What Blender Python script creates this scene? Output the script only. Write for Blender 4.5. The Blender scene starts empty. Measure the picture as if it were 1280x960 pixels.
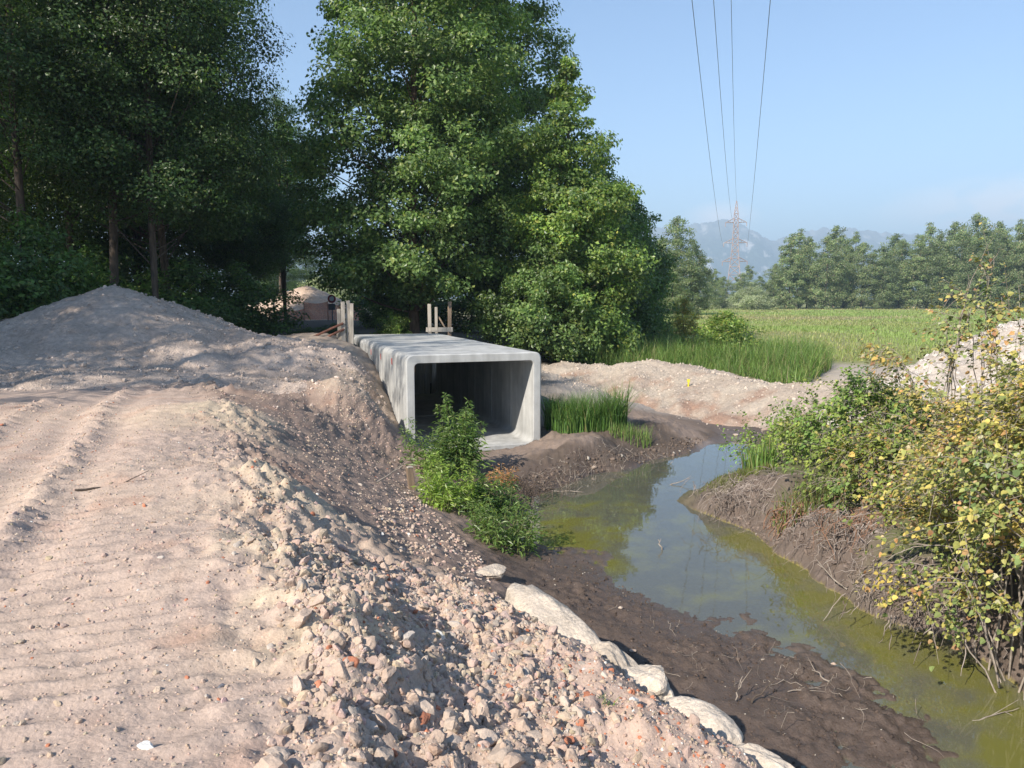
import bpy, math, random
import numpy as np
from mathutils import Vector, Matrix

# ------------------------------------------------------------------ camera, sky, sun, exposure
sc = bpy.context.scene
CZ = 3.6                      # eye height above the pond (pond level is z = 0)
F = 961.0                     # focal length in photo pixels (1280 wide)
PITCH = math.atan(108 / F)
cam_d = bpy.data.cameras.new('camera'); cam = bpy.data.objects.new('camera', cam_d)
sc.collection.objects.link(cam)
cam.location = (0, 0, CZ)
cam.rotation_euler = (math.pi / 2 - PITCH, 0, 0)
cam_d.sensor_width = 36; cam_d.lens = 36 * F / 1280
cam_d.clip_start = 0.05; cam_d.clip_end = 20000
sc.camera = cam

LIGHT = Vector((0.65, 0.76, -0.72)).normalized()       # the way sunlight travels
SUN_EL = math.asin(-LIGHT.z)
to_sun = -LIGHT
w = bpy.data.worlds.new('World'); sc.world = w; w.use_nodes = True
nt = w.node_tree
bg = nt.nodes['Background']
sky = nt.nodes.new('ShaderNodeTexSky'); sky.sky_type = 'NISHITA'; sky.sun_disc = False
sky.sun_elevation = SUN_EL
sky.sun_rotation = math.atan2(to_sun.x, to_sun.y)
sky.altitude = 200; sky.air_density = 1.0; sky.dust_density = 0.15; sky.ozone_density = 3.2
bg.inputs['Strength'].default_value = 0.097
# thin cumulus low over the ridge, as part of the sky
tc = nt.nodes.new('ShaderNodeTexCoord')
mp = nt.nodes.new('ShaderNodeMapping'); mp.inputs['Scale'].default_value = (22, 22, 40)
ns = nt.nodes.new('ShaderNodeTexNoise'); ns.inputs['Scale'].default_value = 1.3; ns.inputs['Detail'].default_value = 7
rp = nt.nodes.new('ShaderNodeValToRGB'); rp.color_ramp.elements[0].position = .28; rp.color_ramp.elements[1].position = .5
def blob(u, v, wide, soft):
    """softness around one direction of the sky"""
    d = Vector(((u - 640) / 961, 1, -(v - 372) / 961)).normalized()
    sb = nt.nodes.new('ShaderNodeVectorMath'); sb.operation = 'SUBTRACT'; sb.inputs[1].default_value = d
    sc_ = nt.nodes.new('ShaderNodeVectorMath'); sc_.operation = 'MULTIPLY'; sc_.inputs[1].default_value = (1 / wide, 1 / wide, 1 / soft)
    ln = nt.nodes.new('ShaderNodeVectorMath'); ln.operation = 'LENGTH'
    mr = nt.nodes.new('ShaderNodeMapRange'); mr.inputs[1].default_value = 1.0; mr.inputs[2].default_value = .2
    nt.links.new(tc.outputs['Generated'], sb.inputs[0]); nt.links.new(sb.outputs[0], sc_.inputs[0]); nt.links.new(sc_.outputs[0], ln.inputs[0]); nt.links.new(ln.outputs['Value'], mr.inputs[0])
    return mr.outputs[0]
mul = nt.nodes.new('ShaderNodeMath'); mul.operation = 'MULTIPLY'
mx = nt.nodes.new('ShaderNodeMix'); mx.data_type = 'RGBA'
mx.inputs['B'].default_value = (8.5, 8.5, 8.8, 1)
L = nt.links.new
L(tc.outputs['Generated'], mp.inputs[0]); L(mp.outputs[0], ns.inputs['Vector']); L(ns.outputs['Fac'], rp.inputs[0])
mxb = nt.nodes.new('ShaderNodeMath'); mxb.operation = 'MAXIMUM'; L(blob(897, 276, .05, .024), mxb.inputs[0]); L(blob(1275, 262, .17, .04), mxb.inputs[1])
L(rp.outputs[0], mul.inputs[0]); L(mxb.outputs[0], mul.inputs[1])
L(mul.outputs[0], mx.inputs['Factor']); L(sky.outputs[0], mx.inputs['A'])
L(mx.outputs['Result'], bg.inputs['Color'])

sun_d = bpy.data.lights.new('sun', 'SUN'); sun = bpy.data.objects.new('sun', sun_d)
sc.collection.objects.link(sun)
sun_d.energy = 4.6; sun_d.angle = math.radians(0.55); sun_d.color = (1.0, 0.92, 0.81)
sun.rotation_euler = LIGHT.to_track_quat('-Z', 'Y').to_euler()
sun.location = (-30, -14, 40)

sc.view_settings.view_transform = 'Standard'; sc.view_settings.look = 'None'
sc.view_settings.exposure = 1.06; sc.view_settings.gamma = 1.0
sc.view_settings.use_curve_mapping = False
sc.cycles.use_denoising = True
sc.cycles.max_bounces = 8; sc.cycles.transparent_max_bounces = 12
sc.cycles.volume_bounces = 0

# ------------------------------------------------------------------ helpers
rng = np.random.default_rng(7)
random.seed(7)
C = sc.collection

def at(u, v, z):
    """world point at height z that the photo shows at pixel (u, v)"""
    dx = (u - 640) / F; dy = -(v - 480) / F
    d = np.array([dx, math.cos(PITCH) + dy * math.sin(PITCH), -math.sin(PITCH) + dy * math.cos(PITCH)])
    t = (z - CZ) / d[2]
    return np.array([0, 0, CZ]) + d * t

def atY(u, v, Y):
    dx = (u - 640) / F; dy = -(v - 480) / F
    d = np.array([dx, math.cos(PITCH) + dy * math.sin(PITCH), -math.sin(PITCH) + dy * math.cos(PITCH)])
    return np.array([0, 0, CZ]) + d * (Y / d[1])

_perm = np.random.default_rng(3).permutation(256)
_perm = np.concatenate([_perm, _perm, _perm])
_ga = np.random.default_rng(4).uniform(0, 2 * math.pi, 256)
def pnoise(x, y, seed=0):
    x = np.asarray(x, float) + seed * 17.31; y = np.asarray(y, float) + seed * 9.77
    xi = np.floor(x).astype(int); yi = np.floor(y).astype(int)
    xf = x - xi; yf = y - yi
    u = xf * xf * xf * (xf * (xf * 6 - 15) + 10); v = yf * yf * yf * (yf * (yf * 6 - 15) + 10)
    def g(ix, iy, dx, dy):
        h = _perm[_perm[ix & 255] + (iy & 255)]
        return np.cos(_ga[h]) * dx + np.sin(_ga[h]) * dy
    a = g(xi, yi, xf, yf); b = g(xi + 1, yi, xf - 1, yf)
    c = g(xi, yi + 1, xf, yf - 1); d = g(xi + 1, yi + 1, xf - 1, yf - 1)
    return (a + u * (b - a) + v * (c + u * (d - c) - a - u * (b - a))) * 1.5
def fbm(x, y, octv=4, seed=0, gain=.5):
    s = 0; a = 1.0; f = 1.0
    for k in range(octv):
        s = s + a * pnoise(x * f, y * f, seed + k * 3); a *= gain; f *= 2.03
    return s
def sstep(a, b, x):
    t = np.clip((x - a) / (b - a), 0, 1); return t * t * (3 - 2 * t)
def inpoly(x, y, poly):
    x = np.asarray(x, float); y = np.asarray(y, float); r = np.zeros(x.shape, bool)
    n = len(poly)
    for i in range(n):
        x1, y1 = poly[i][:2]; x2, y2 = poly[(i + 1) % n][:2]
        c = ((y1 > y) != (y2 > y)) & (x < (x2 - x1) * (y - y1) / (y2 - y1 + 1e-12) + x1)
        r ^= c
    return r
def seg_dist(x, y, pts):
    d = np.full(np.shape(x), 1e9)
    for (x1, y1), (x2, y2) in zip(pts[:-1], pts[1:]):
        vx, vy = x2 - x1, y2 - y1
        t = np.clip(((x - x1) * vx + (y - y1) * vy) / (vx * vx + vy * vy), 0, 1)
        d = np.minimum(d, np.hypot(x - x1 - t * vx, y - y1 - t * vy))
    return d

def mesh_np(name, V, faces, smooth=False, col=None, extra=None):
    """V (n,3); faces: int array (m,k) or list of such arrays; col (n,3)"""
    if not isinstance(faces, (list, tuple)): faces = [faces]
    faces = [np.asarray(f, np.int32) for f in faces if len(f)]
    me = bpy.data.meshes.new(name)
    me.vertices.add(len(V)); me.vertices.foreach_set('co', np.asarray(V, np.float32).ravel())
    tot = np.concatenate([np.full(len(f), f.shape[1], np.int32) for f in faces])
    idx = np.concatenate([f.ravel() for f in faces])
    start = np.concatenate([[0], np.cumsum(tot)[:-1]]).astype(np.int32)
    me.loops.add(len(idx)); me.loops.foreach_set('vertex_index', idx)
    me.polygons.add(len(tot)); me.polygons.foreach_set('loop_start', start)
    me.polygons.foreach_set('use_smooth', np.full(len(tot), smooth, bool))
    if col is not None:
        a = me.attributes.new('Col', 'FLOAT_COLOR', 'POINT')
        c4 = np.ones((len(V), 4), np.float32); c4[:, :3] = col
        a.data.foreach_set('color', c4.ravel())
    if extra:
        for k, vals in extra.items():
            a = me.attributes.new(k, 'FLOAT', 'POINT'); a.data.foreach_set('value', np.asarray(vals, np.float32))
    me.update(calc_edges=True); me.validate()
    return me
def link(name, data, parent=None, mat=None):
    o = bpy.data.objects.new(name, data); C.objects.link(o)
    if parent is not None: o.parent = parent
    if mat is not None and not data.materials: data.materials.append(mat)
    return o
def tag(o, label=None, cat=None, group=None, kind=None):
    if label: o['label'] = label
    if cat: o['category'] = cat
    if group: o['group'] = group
    if kind: o['kind'] = kind
    return o
def thing(name, label, cat, loc=(0, 0, 0), rz=0, group=None):
    o = bpy.data.objects.new(name, None); o.empty_display_size = .2; C.objects.link(o)
    o.location = loc; o.rotation_euler = (0, 0, rz)
    return tag(o, label, cat, group)
def copy_tree(o, parent=None):
    c = o.copy(); C.objects.link(c); c.parent = parent
    for ch in list(o.children): copy_tree(ch, c)
    return c
def box(sx, sy, sz, base=True, bev=0.0, jitter=0, seed=0):
    z0 = 0 if base else -sz / 2
    V = []; b = bev
    for z, k in ((z0, b), (z0 + b, 0), (z0 + sz - b, 0), (z0 + sz, b)) if b else ((z0, 0), (z0 + sz, 0)):
        x, y = sx / 2 - k, sy / 2 - k
        if b and k == 0:
            V += [(-x + b, -y, z), (x - b, -y, z), (x, -y + b, z), (x, y - b, z), (x - b, y, z), (-x + b, y, z), (-x, y - b, z), (-x, -y + b, z)]
        elif b:
            V += [(-x, -y, z), (x, -y, z), (x, -y, z), (x, y, z), (x, y, z), (-x, y, z), (-x, y, z), (-x, -y, z)]
        else:
            V += [(-x, -y, z), (x, -y, z), (x, y, z), (-x, y, z)]
    n = 8 if b else 4; m = len(V) // n
    V = np.array(V, float)
    if jitter: V += np.random.default_rng(seed).normal(0, jitter, V.shape)
    Q = [[r * n + i, r * n + (i + 1) % n, (r + 1) * n + (i + 1) % n, (r + 1) * n + i] for r in range(m - 1) for i in range(n)]
    caps = np.array([list(range(n - 1, -1, -1)), list(range((m - 1) * n, m * n))])
    return V, [np.array(Q), caps]
def tube(P, R, n=6):
    """tube along points P with radii R -> V, Q"""
    P = np.asarray(P, float); R = np.broadcast_to(np.asarray(R, float), (len(P),))
    T = np.gradient(P, axis=0); T /= np.linalg.norm(T, axis=1)[:, None] + 1e-9
    up = np.where(np.abs(T[:, 2:3]) > .9, np.array([[1., 0, 0]]), np.array([[0, 0, 1.]]))
    A = np.cross(T, up); A /= np.linalg.norm(A, axis=1)[:, None] + 1e-9
    B = np.cross(T, A)
    th = np.arange(n) / n * 2 * math.pi
    V = P[:, None, :] + R[:, None, None] * (np.cos(th)[None, :, None] * A[:, None, :] + np.sin(th)[None, :, None] * B[:, None, :])
    m = len(P)
    i = np.arange(m - 1)[:, None] * n; j = np.arange(n)[None, :]; k = (j + 1) % n
    Q = np.stack([i + j, i + k, i + n + k, i + n + j], -1).reshape(-1, 4)
    return V.reshape(-1, 3), Q
def join(parts):
    Vs, Qs, o = [], [], 0
    for V, Q in parts:
        Vs.append(V); Qs.append(np.asarray(Q) + o); o += len(V)
    return np.concatenate(Vs), np.concatenate(Qs)

# ------------------------------------------------------------------ materials
def new_mat(name):
    m = bpy.data.materials.new(name); m.use_nodes = True
    return m, m.node_tree, m.node_tree.nodes['Principled BSDF']
def nd(nt, t, **kw):
    n = nt.nodes.new('ShaderNode' + t)
    for k, v in kw.items():
        if k in n.inputs: n.inputs[k].default_value = v
        else: setattr(n, k, v)
    return n
def mat_earth(name, scale=6.0, bump=.5, dist=.03, var=.35, attr=True, color=(.3, .25, .2), rough=.92, objrand=False):
    m, t, p = new_mat(name); l = t.links.new
    geo = nd(t, 'NewGeometry'); pos = geo.outputs['Position']
    if attr:
        a = nd(t, 'Attribute', attribute_name='Col'); base = a.outputs['Color']
    else:
        a = nd(t, 'RGB'); a.outputs[0].default_value = (*color, 1); base = a.outputs[0]
    n1 = nd(t, 'TexNoise', Scale=scale, Detail=8.0, Roughness=.68)
    n2 = nd(t, 'TexNoise', Scale=scale * 9, Detail=5.0, Roughness=.7)
    vo = nd(t, 'TexVoronoi', Scale=scale * 5)
    for n in (n1, n2, vo): l(pos, n.inputs['Vector'])
    r = nd(t, 'MapRange'); r.inputs[1].default_value = .28; r.inputs[2].default_value = .72
    r.inputs[3].default_value = 1 - var; r.inputs[4].default_value = 1 + var
    l(n1.outputs['Fac'], r.inputs[0])
    r2 = nd(t, 'MapRange'); r2.inputs[1].default_value = .3; r2.inputs[2].default_value = .7
    r2.inputs[3].default_value = 1 - var * .8; r2.inputs[4].default_value = 1 + var * .8
    l(n2.outputs['Fac'], r2.inputs[0])
    mm = nd(t, 'Math', operation='MULTIPLY'); l(r.outputs[0], mm.inputs[0]); l(r2.outputs[0], mm.inputs[1])
    fac = mm.outputs[0]
    if objrand:
        oi = nd(t, 'ObjectInfo'); rr = nd(t, 'MapRange'); rr.inputs[3].default_value = .84; rr.inputs[4].default_value = 1.12
        l(oi.outputs['Random'], rr.inputs[0]); m3 = nd(t, 'Math', operation='MULTIPLY')
        l(fac, m3.inputs[0]); l(rr.outputs[0], m3.inputs[1]); fac = m3.outputs[0]
    vm = nd(t, 'VectorMath', operation='SCALE'); l(base, vm.inputs[0]); l(fac, vm.inputs['Scale'])
    l(vm.outputs[0], p.inputs['Base Color'])
    add = nd(t, 'Math', operation='ADD'); l(n1.outputs['Fac'], add.inputs[0])
    s2 = nd(t, 'Math', operation='MULTIPLY'); s2.inputs[1].default_value = .35; l(n2.outputs['Fac'], s2.inputs[0]); l(s2.outputs[0], add.inputs[1])
    s3 = nd(t, 'Math', operation='MULTIPLY_ADD'); s3.inputs[1].default_value = -.3; l(vo.outputs['Distance'], s3.inputs[0]); l(add.outputs[0], s3.inputs[2])
    b = nd(t, 'Bump', Strength=bump, Distance=dist); l(s3.outputs[0], b.inputs['Height']); l(b.outputs[0], p.inputs['Normal'])
    p.inputs['Roughness'].default_value = rough
    p.inputs['Specular IOR Level'].default_value = .25
    if attr == 'wet':
        wa = nd(t, 'Attribute', attribute_name='wet')
        wr = nd(t, 'MapRange'); wr.inputs[3].default_value = rough; wr.inputs[4].default_value = .32
        l(wa.outputs['Fac'], wr.inputs[0]); l(wr.outputs[0], p.inputs['Roughness'])
    return m
def mat_leaf(name, trans=.44, rough=.4, spec=.5, attr=True, color=(.05, .09, .02)):
    m, t, p = new_mat(name); l = t.links.new
    if attr: a = nd(t, 'Attribute', attribute_name='Col'); base = a.outputs['Color']
    else:
        a = nd(t, 'RGB'); a.outputs[0].default_value = (*color, 1)
        oi = nd(t, 'ObjectInfo'); rr = nd(t, 'MapRange'); rr.inputs[3].default_value = .6; rr.inputs[4].default_value = 1.35
        l(oi.outputs['Random'], rr.inputs[0]); vm = nd(t, 'VectorMath', operation='SCALE')
        l(a.outputs[0], vm.inputs[0]); l(rr.outputs[0], vm.inputs['Scale']); base = vm.outputs[0]
    l(base, p.inputs['Base Color']); p.inputs['Roughness'].default_value = rough
    p.inputs['Specular IOR Level'].default_value = spec
    tr = nd(t, 'BsdfTranslucent'); sv = nd(t, 'VectorMath', operation='MULTIPLY'); sv.inputs[1].default_value = (1.35, 1.5, .7)
    l(base, sv.inputs[0]); l(sv.outputs[0], tr.inputs['Color'])
    mixs = nd(t, 'MixShader'); mixs.inputs[0].default_value = trans
    l(p.outputs[0], mixs.inputs[1]); l(tr.outputs[0], mixs.inputs[2])
    l(mixs.outputs[0], t.nodes['Material Output'].inputs['Surface'])
    return m
def mat_grain(name, color, color2, scale=(3, 3, 3), rough=.85, bump=.3, dist=.02, detail=6):
    m, t, p = new_mat(name); l = t.links.new
    tcn = nd(t, 'TexCoord'); mpn = nd(t, 'Mapping'); mpn.inputs['Scale'].default_value = scale
    n = nd(t, 'TexNoise', Scale=1.0, Detail=float(detail), Roughness=.65)
    l(tcn.outputs['Object'], mpn.inputs[0]); l(mpn.outputs[0], n.inputs['Vector'])
    r = nd(t, 'ValToRGB'); r.color_ramp.elements[0].color = (*color, 1); r.color_ramp.elements[1].color = (*color2, 1)
    r.color_ramp.elements[0].position = .32; r.color_ramp.elements[1].position = .68
    l(n.outputs['Fac'], r.inputs[0]); l(r.outputs[0], p.inputs['Base Color'])
    b = nd(t, 'Bump', Strength=bump, Distance=dist); l(n.outputs['Fac'], b.inputs['Height']); l(b.outputs[0], p.inputs['Normal'])
    p.inputs['Roughness'].default_value = rough; p.inputs['Specular IOR Level'].default_value = .3
    return m

M = {}
M['ground'] = mat_earth('earth', 8, .55, .022, .2, attr='wet')
M['rubble'] = mat_earth('rubble_stone', 11, .6, .012, .16)
M['stone'] = mat_earth('stone_face', 11, .6, .012, .16, attr=False, color=(.46, .35, .275), objrand=True)
M['stone_grey'] = mat_earth('stone_grey', 11, .6, .012, .16, attr=False, color=(.44, .355, .29), objrand=True)
M['brick'] = mat_earth('brick_red', 14, .5, .01, .2, attr=False, color=(.42, .17, .10), objrand=True)
M['tile'] = mat_earth('tile_white', 14, .3, .006, .08, attr=False, color=(.66, .64, .60), objrand=True)
M['boulder'] = mat_earth('boulder_limestone', 6, .8, .03, .26, attr=False, color=(.54, .46, .375), objrand=True)
M['heap'] = mat_earth('heap_gravel', 9, 1.0, .05, .25)
M['bark'] = mat_grain('bark', (.055, .042, .032), (.15, .115, .09), (9, 9, 2.2), .9, .7, .03)
M['bark_red'] = mat_grain('bark_reddish', (.07, .045, .032), (.20, .125, .085), (9, 9, 2.2), .9, .7, .03)
M['twig'] = mat_grain('dead_twig', (.20, .165, .135), (.36, .31, .26), (14, 14, 14), .85, .3, .004)
M['wood'] = mat_grain('weathered_board', (.30, .265, .22), (.50, .45, .38), (20, 20, 1.6), .8, .3, .006)
M['wood_brown'] = mat_grain('brown_board', (.16, .115, .08), (.30, .22, .155), (20, 20, 1.6), .8, .3, .006)
M['leaf'] = mat_leaf('leaf')
M['leaf_dry'] = mat_leaf('leaf_dry', .25, .6, .2)
M['grass'] = mat_leaf('grass_blade', .3, .5, .3)

# ------------------------------------------------------------------ terrain
CUL_L = np.array([-2.32, 16.75]); CUL_DIR = np.array([-.322, .947]); CUL_N = np.array([.947, .322])
CUL_W, CUL_H, CUL_Z, CUL_LEN = 3.17, 2.32, .03, 9.9
ROAD_Z = 1.95
ctrl = []           # x, y, z
def cp(u, v, z): p = at(u, v, z); ctrl.append((p[0], p[1], z))
def wp(x, y, z): ctrl.append((x, y, z))
# haul road
for u, v in ((0, 960), (150, 960), (300, 960), (0, 780), (200, 780), (330, 800), (0, 640), (150, 640), (250, 640), (0, 550), (120, 550), (230, 550), (0, 500), (180, 500), (250, 500)):
    cp(u, v, ROAD_Z)
for x, y in ((-6, 0), (-3, 0), (-1, 0), (0, 0), (.6, -.6), (0, -5), (-6, -6), (-14, 0), (-14, 8), (-12, 14), (-20, 4), (-30, 14), (-30, -8), (0, -14), (-7, 19), (-10, 22)):
    wp(x, y, ROAD_Z)
# crest of clods, spur, rubble fan
for u, v, z in ((295, 510, 2.02), (330, 590, 2.0), (348, 680, 1.97), (415, 760, 1.92), (470, 850, 1.84), (540, 950, 1.68),
                (450, 700, 1.62), (530, 728, 1.32), (625, 748, 1.02), (560, 800, 1.42), (620, 870, 1.42), (700, 950, 1.45), (820, 950, 1.28),
                (690, 790, 1.02), (750, 830, 1.0), (815, 872, 1.04), (870, 912, 1.08), (945, 958, 1.08)):
    cp(u, v, z)
wp(1.5, 2.6, 1.1); wp(1.9, 1.2, 1.1); wp(2.3, -.5, 1.1); wp(1.2, 1.2, 1.5); wp(1.4, -2, 1.5); wp(3.0, -5, 1.0)
# behind the boulder line the bank drops to the mud
for x, y in ((.45, 7.0), (.85, 6.2), (1.2, 5.5), (1.5, 4.9), (1.75, 4.2), (2.1, 3.2), (2.5, 2.0), (3.0, .6), (3.8, -1.5)):
    wp(x, y, .22)
# shaded slope
for u, v, z in ((355, 500, 1.75), (385, 560, 1.35), (420, 620, 1.25), (440, 560, .95), (470, 650, 1.0), (470, 600, .8), (500, 690, .92), (555, 700, .72), (515, 615, .42), (560, 660, .5), (600, 705, .42), (500, 575, .48), (400, 500, 1.5), (440, 500, 1.35)):
    cp(u, v, z)
# bank against the culvert
for s, z in ((0, .45), (.16, .82), (.32, 1.38), (.45, 1.8), (.6, 2.02), (.8, 2.1), (1.0, 2.1)):
    q = CUL_L + CUL_DIR * CUL_LEN * s - CUL_N * .02; wp(q[0], q[1], z)
    q = q + CUL_N * 1.5; wp(q[0], q[1], .12)
    q = q + CUL_N * 1.7; wp(q[0], q[1], .32 + .55 * s)
for u, v, z in ((375, 452, 2.05), (440, 452, 2.06), (420, 470, 1.95), (455, 490, 1.55), (345, 446, 2.0)):
    cp(u, v, z)
for x, y, z in ((-9, 26, 2), (-14, 26, 2), (-22, 30, 2), (-14, 45, 2), (-24, 60, 2.0), (-12, 60, 1.9), (-6, 32, 1.9), (-3, 31, 1.9), (-1, 30, 1.6), (1, 30, 1.2), (-4, 42, 1.8), (2, 36, 1.2),
                (-50, 30, 2.2), (-50, 60, 2.2), (-40, 100, 2.0), (-20, 100, 1.7), (-60, 0, 2.0), (-40, -30, 2), (0, -40, 1.9), (30, -30, 1.2), (4, 34, .9), (8, 36, .8)):
    wp(x, y, z)
# pond shore and bed
for u, v, z in ((885, 642, 0), (940, 663, 0), (1000, 706, 0), (1060, 745, 0), (1110, 776, 0), (1180, 797, 0), (1240, 832, 0), (1290, 868, 0),
                (962, 578, 0), (955, 558, 0), (905, 554, 0), (868, 566, 0), (805, 577, 0), (742, 592, 0), (690, 612, 0), (655, 640, 0), (640, 668, 0),
                (690, 690, .02), (655, 705, .1), (665, 735, .15), (700, 725, .1), (755, 690, 0), (775, 735, .0), (770, 770, .08), (830, 770, .03), (850, 830, .08), (900, 790, .01), (930, 855, .05), (1000, 940, .03), (940, 900, .06), (1020, 870, .035), (1000, 820, .018), (1060, 840, .022), (1100, 930, .028), (1140, 895, .012), (1200, 965, .004),
                (700, 660, -.14), (740, 630, -.22), (800, 620, -.32), (850, 690, -.25), (900, 605, -.35), (920, 570, -.2), (930, 700, -.22), (1000, 760, -.1), (1090, 830, -.1), (1200, 890, -.1), (1250, 945, -.1), (860, 740, -.1), (950, 775, -.03),
                (880, 517, -.06), (915, 526, -.05), (850, 508, -.05), (900, 545, .05), (950, 543, .05), (880, 549, .06)):
    cp(u, v, z)
wp(3.2, 3.5, -.08); wp(4, 1.5, -.1); wp(4.2, 4.6, -.08); wp(4.9, 2.8, -.08); wp(4.6, -1, -.1); wp(6.2, 0, -.05)
# mud mounds left of the channel
for u, v, z in ((640, 566, .22), (600, 566, .2), (560, 570, .22), (660, 590, .2), (690, 560, .38), (735, 548, .62), (715, 560, .5), (760, 560, .4), (775, 555, .33), (800, 540, .42), (830, 528, .46), (868, 540, .2), (800, 515, .3), (740, 505, .5), (700, 520, .45), (770, 495, .35)):
    cp(u, v, z)
# right bank
for u, v in ((885, 642), (940, 663), (1000, 706), (1060, 745), (1110, 776), (1180, 797), (1240, 832), (1290, 868)):
    p = at(u, v, 0); k = .8 if u < 900 else 1.0
    wp(p[0] + .28 * k, p[1] + .14, .56 * k); wp(p[0] + .75 * k, p[1] + .34, .72 * k)
for u, v, z in ((920, 594, .5), (960, 588, .6), (1060, 560, .9)):
    cp(u, v, z)
wp(4.9, 5.4, .72); wp(5.6, 4.2, .8)
for u, v in ((962, 578), (955, 558)):
    p = at(u, v, 0); wp(p[0] + .7, p[1], .42)
for x, y, z in ((7, 10, 1.1), (10, 12, 1.2), (9, 6, 1.0), (8, 3, .9), (14, 8, 1.2), (9, 0, .8), (16, 20, 1.2), (12, 20, 1.1), (20, 0, 1)):
    wp(x, y, z)
# beyond
for u, v, z in ((800, 497, .2), (850, 498, .1), (960, 532, .1), (700, 475, .75), (690, 455, 1.0), (730, 465, .8), (900, 465, .75), (1030, 472, .7), (800, 455, .8)):
    cp(u, v, z)
for x, y in ((12, 34), (18, 30), (25, 40), (10, 50), (40, 60), (20, 80), (60, 120), (30, 150), (100, 200), (0, 120), (120, 100), (50, 20), (60, 300), (-60, 300), (160, 40)):
    wp(x, y, .85)
ctrl = np.array(ctrl)
KC = .35
def kern(d2): return -np.sqrt(d2 + KC * KC)
_A = kern(((ctrl[:, None, :2] - ctrl[None, :, :2]) ** 2).sum(-1)); n_ = len(ctrl)
_B = np.zeros((n_ + 1, n_ + 1)); _B[:n_, :n_] = _A + np.eye(n_) * .03; _B[n_, :n_] = 1; _B[:n_, n_] = 1
_W = np.linalg.solve(_B, np.concatenate([ctrl[:, 2], [0]]))
def base_h(x, y):
    sh = np.shape(x); x = np.ravel(x); y = np.ravel(y); o = np.empty(len(x))
    for i in range(0, len(x), 20000):
        d2 = (x[i:i + 20000, None] - ctrl[None, :, 0]) ** 2 + (y[i:i + 20000, None] - ctrl[None, :, 1]) ** 2
        o[i:i + 20000] = kern(d2) @ _W[:-1] + _W[-1]
    return o.reshape(sh)
crest = [tuple(at(u, v, 2)[:2]) for u, v in ((295, 510), (330, 590), (348, 680), (415, 760), (470, 850), (540, 950))]
crest = [(-6.2, 15.2)] + crest + [(.2, 1.2), (1.1, -1)]
blines = [tuple(at(u, v, 1.0)[:2]) for u, v in ((560, 700), (630, 745), (690, 790), (750, 830), (815, 872), (870, 912), (945, 958))] + [(1.7, 2.0), (2.1, 0)]
rutA = [tuple(at(u, v, 1.97)[:2]) for u, v in ((160, 485), (120, 530), (75, 590), (20, 655), (-60, 730))]
rutB = [tuple(at(u, v, 1.97)[:2]) for u, v in ((70, 500), (30, 520), (-20, 545), (-80, 590))]
rubble_poly = crest[2:] + blines[::-1]
def axis(lo, hi, dense_lo, dense_hi, step, grow):
    a = list(np.arange(dense_lo, dense_hi + 1e-6, step))
    s = step; x = a[-1]
    while x < hi: s *= grow; x += s; a.append(min(x, hi))
    s = step; x = a[0]; b = []
    while x > lo: s *= grow; x -= s; b.append(max(x, lo))
    return np.array(b[::-1] + a)
gx = axis(-5800, 5800, -3.6, 4.6, .028, 1.028)
gy = axis(-1200, 5900, 2.0, 9.5, .028, 1.014)
X, Y = np.meshgrid(gx, gy)
near = (np.abs(X) < 400) & (Y < 600)
Hb = np.full(X.shape, .85)
Hb[near] = base_h(X[near], Y[near])
fd = sstep(150, 400, np.hypot(X, Y)); Hb = Hb * (1 - fd) + .85 * fd
# zone colours: the ground's own colour at labelled spots, blended by distance
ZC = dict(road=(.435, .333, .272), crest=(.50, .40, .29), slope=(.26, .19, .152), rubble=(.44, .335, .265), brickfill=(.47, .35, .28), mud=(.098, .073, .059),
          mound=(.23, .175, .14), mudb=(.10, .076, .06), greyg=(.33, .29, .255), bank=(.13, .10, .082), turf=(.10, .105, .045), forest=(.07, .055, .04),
          meadow=(.22, .225, .085), path=(.40, .34, .28), concrete=(.4, .36, .31), sandbank=(.40, .32, .25))
zp = []
def zc(zone, *pts):
    for u, v, z in pts: p = at(u, v, z); zp.append((p[0], p[1], zone))
def zw(zone, *pts):
    for p in pts: zp.append((p[0], p[1], zone))
zc('road', (0, 960, 1.95), (200, 960, 1.95), (300, 900, 1.95), (0, 700, 1.95), (200, 700, 1.95), (290, 760, 1.95), (0, 560, 1.95), (200, 560, 1.95), (100, 500, 1.95), (270, 600, 1.95), (230, 510, 1.95))
zw('road', (-3, 0), (-1, 1), (-10, 0), (0, -8), (-12, 10), (-9, 18), (-16, 12))
zw('crest', *[crest[i] for i in (1, 2, 3, 4)])
zc('rubble', (470, 850, 1.84), (540, 800, 1.4), (560, 950, 1.6), (640, 800, 1.2), (640, 900, 1.4), (450, 720, 1.6))
zc('brickfill', (720, 840, 1.1), (780, 920, 1.2), (850, 940, 1.1), (700, 940, 1.4))
zw('brickfill', (1.3, 2), (1.6, 0))
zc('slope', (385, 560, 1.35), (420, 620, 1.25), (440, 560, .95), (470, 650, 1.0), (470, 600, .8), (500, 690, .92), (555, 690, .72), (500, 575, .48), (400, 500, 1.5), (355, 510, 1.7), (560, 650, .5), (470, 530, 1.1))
zc('sandbank', (375, 452, 2.05), (440, 452, 2.06), (420, 466, 2), (350, 447, 2), (455, 475, 1.7))
zw('mud', (.45, 7.0), (.85, 6.2), (1.2, 5.5), (1.5, 4.9), (1.75, 4.2), (2.1, 3.2), (2.5, 2.0), (3.5, 0), (4.5, 3), (6, 0))
zc('mud', (680, 720, .1), (760, 750, .1), (800, 790, .1), (860, 850, .05), (930, 900, .05), (1000, 900, .0), (1100, 950, 0), (660, 610, .1), (660, 680, .1), (740, 590, .05), (800, 575, .05), (640, 600, .25), (690, 590, .2))
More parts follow.
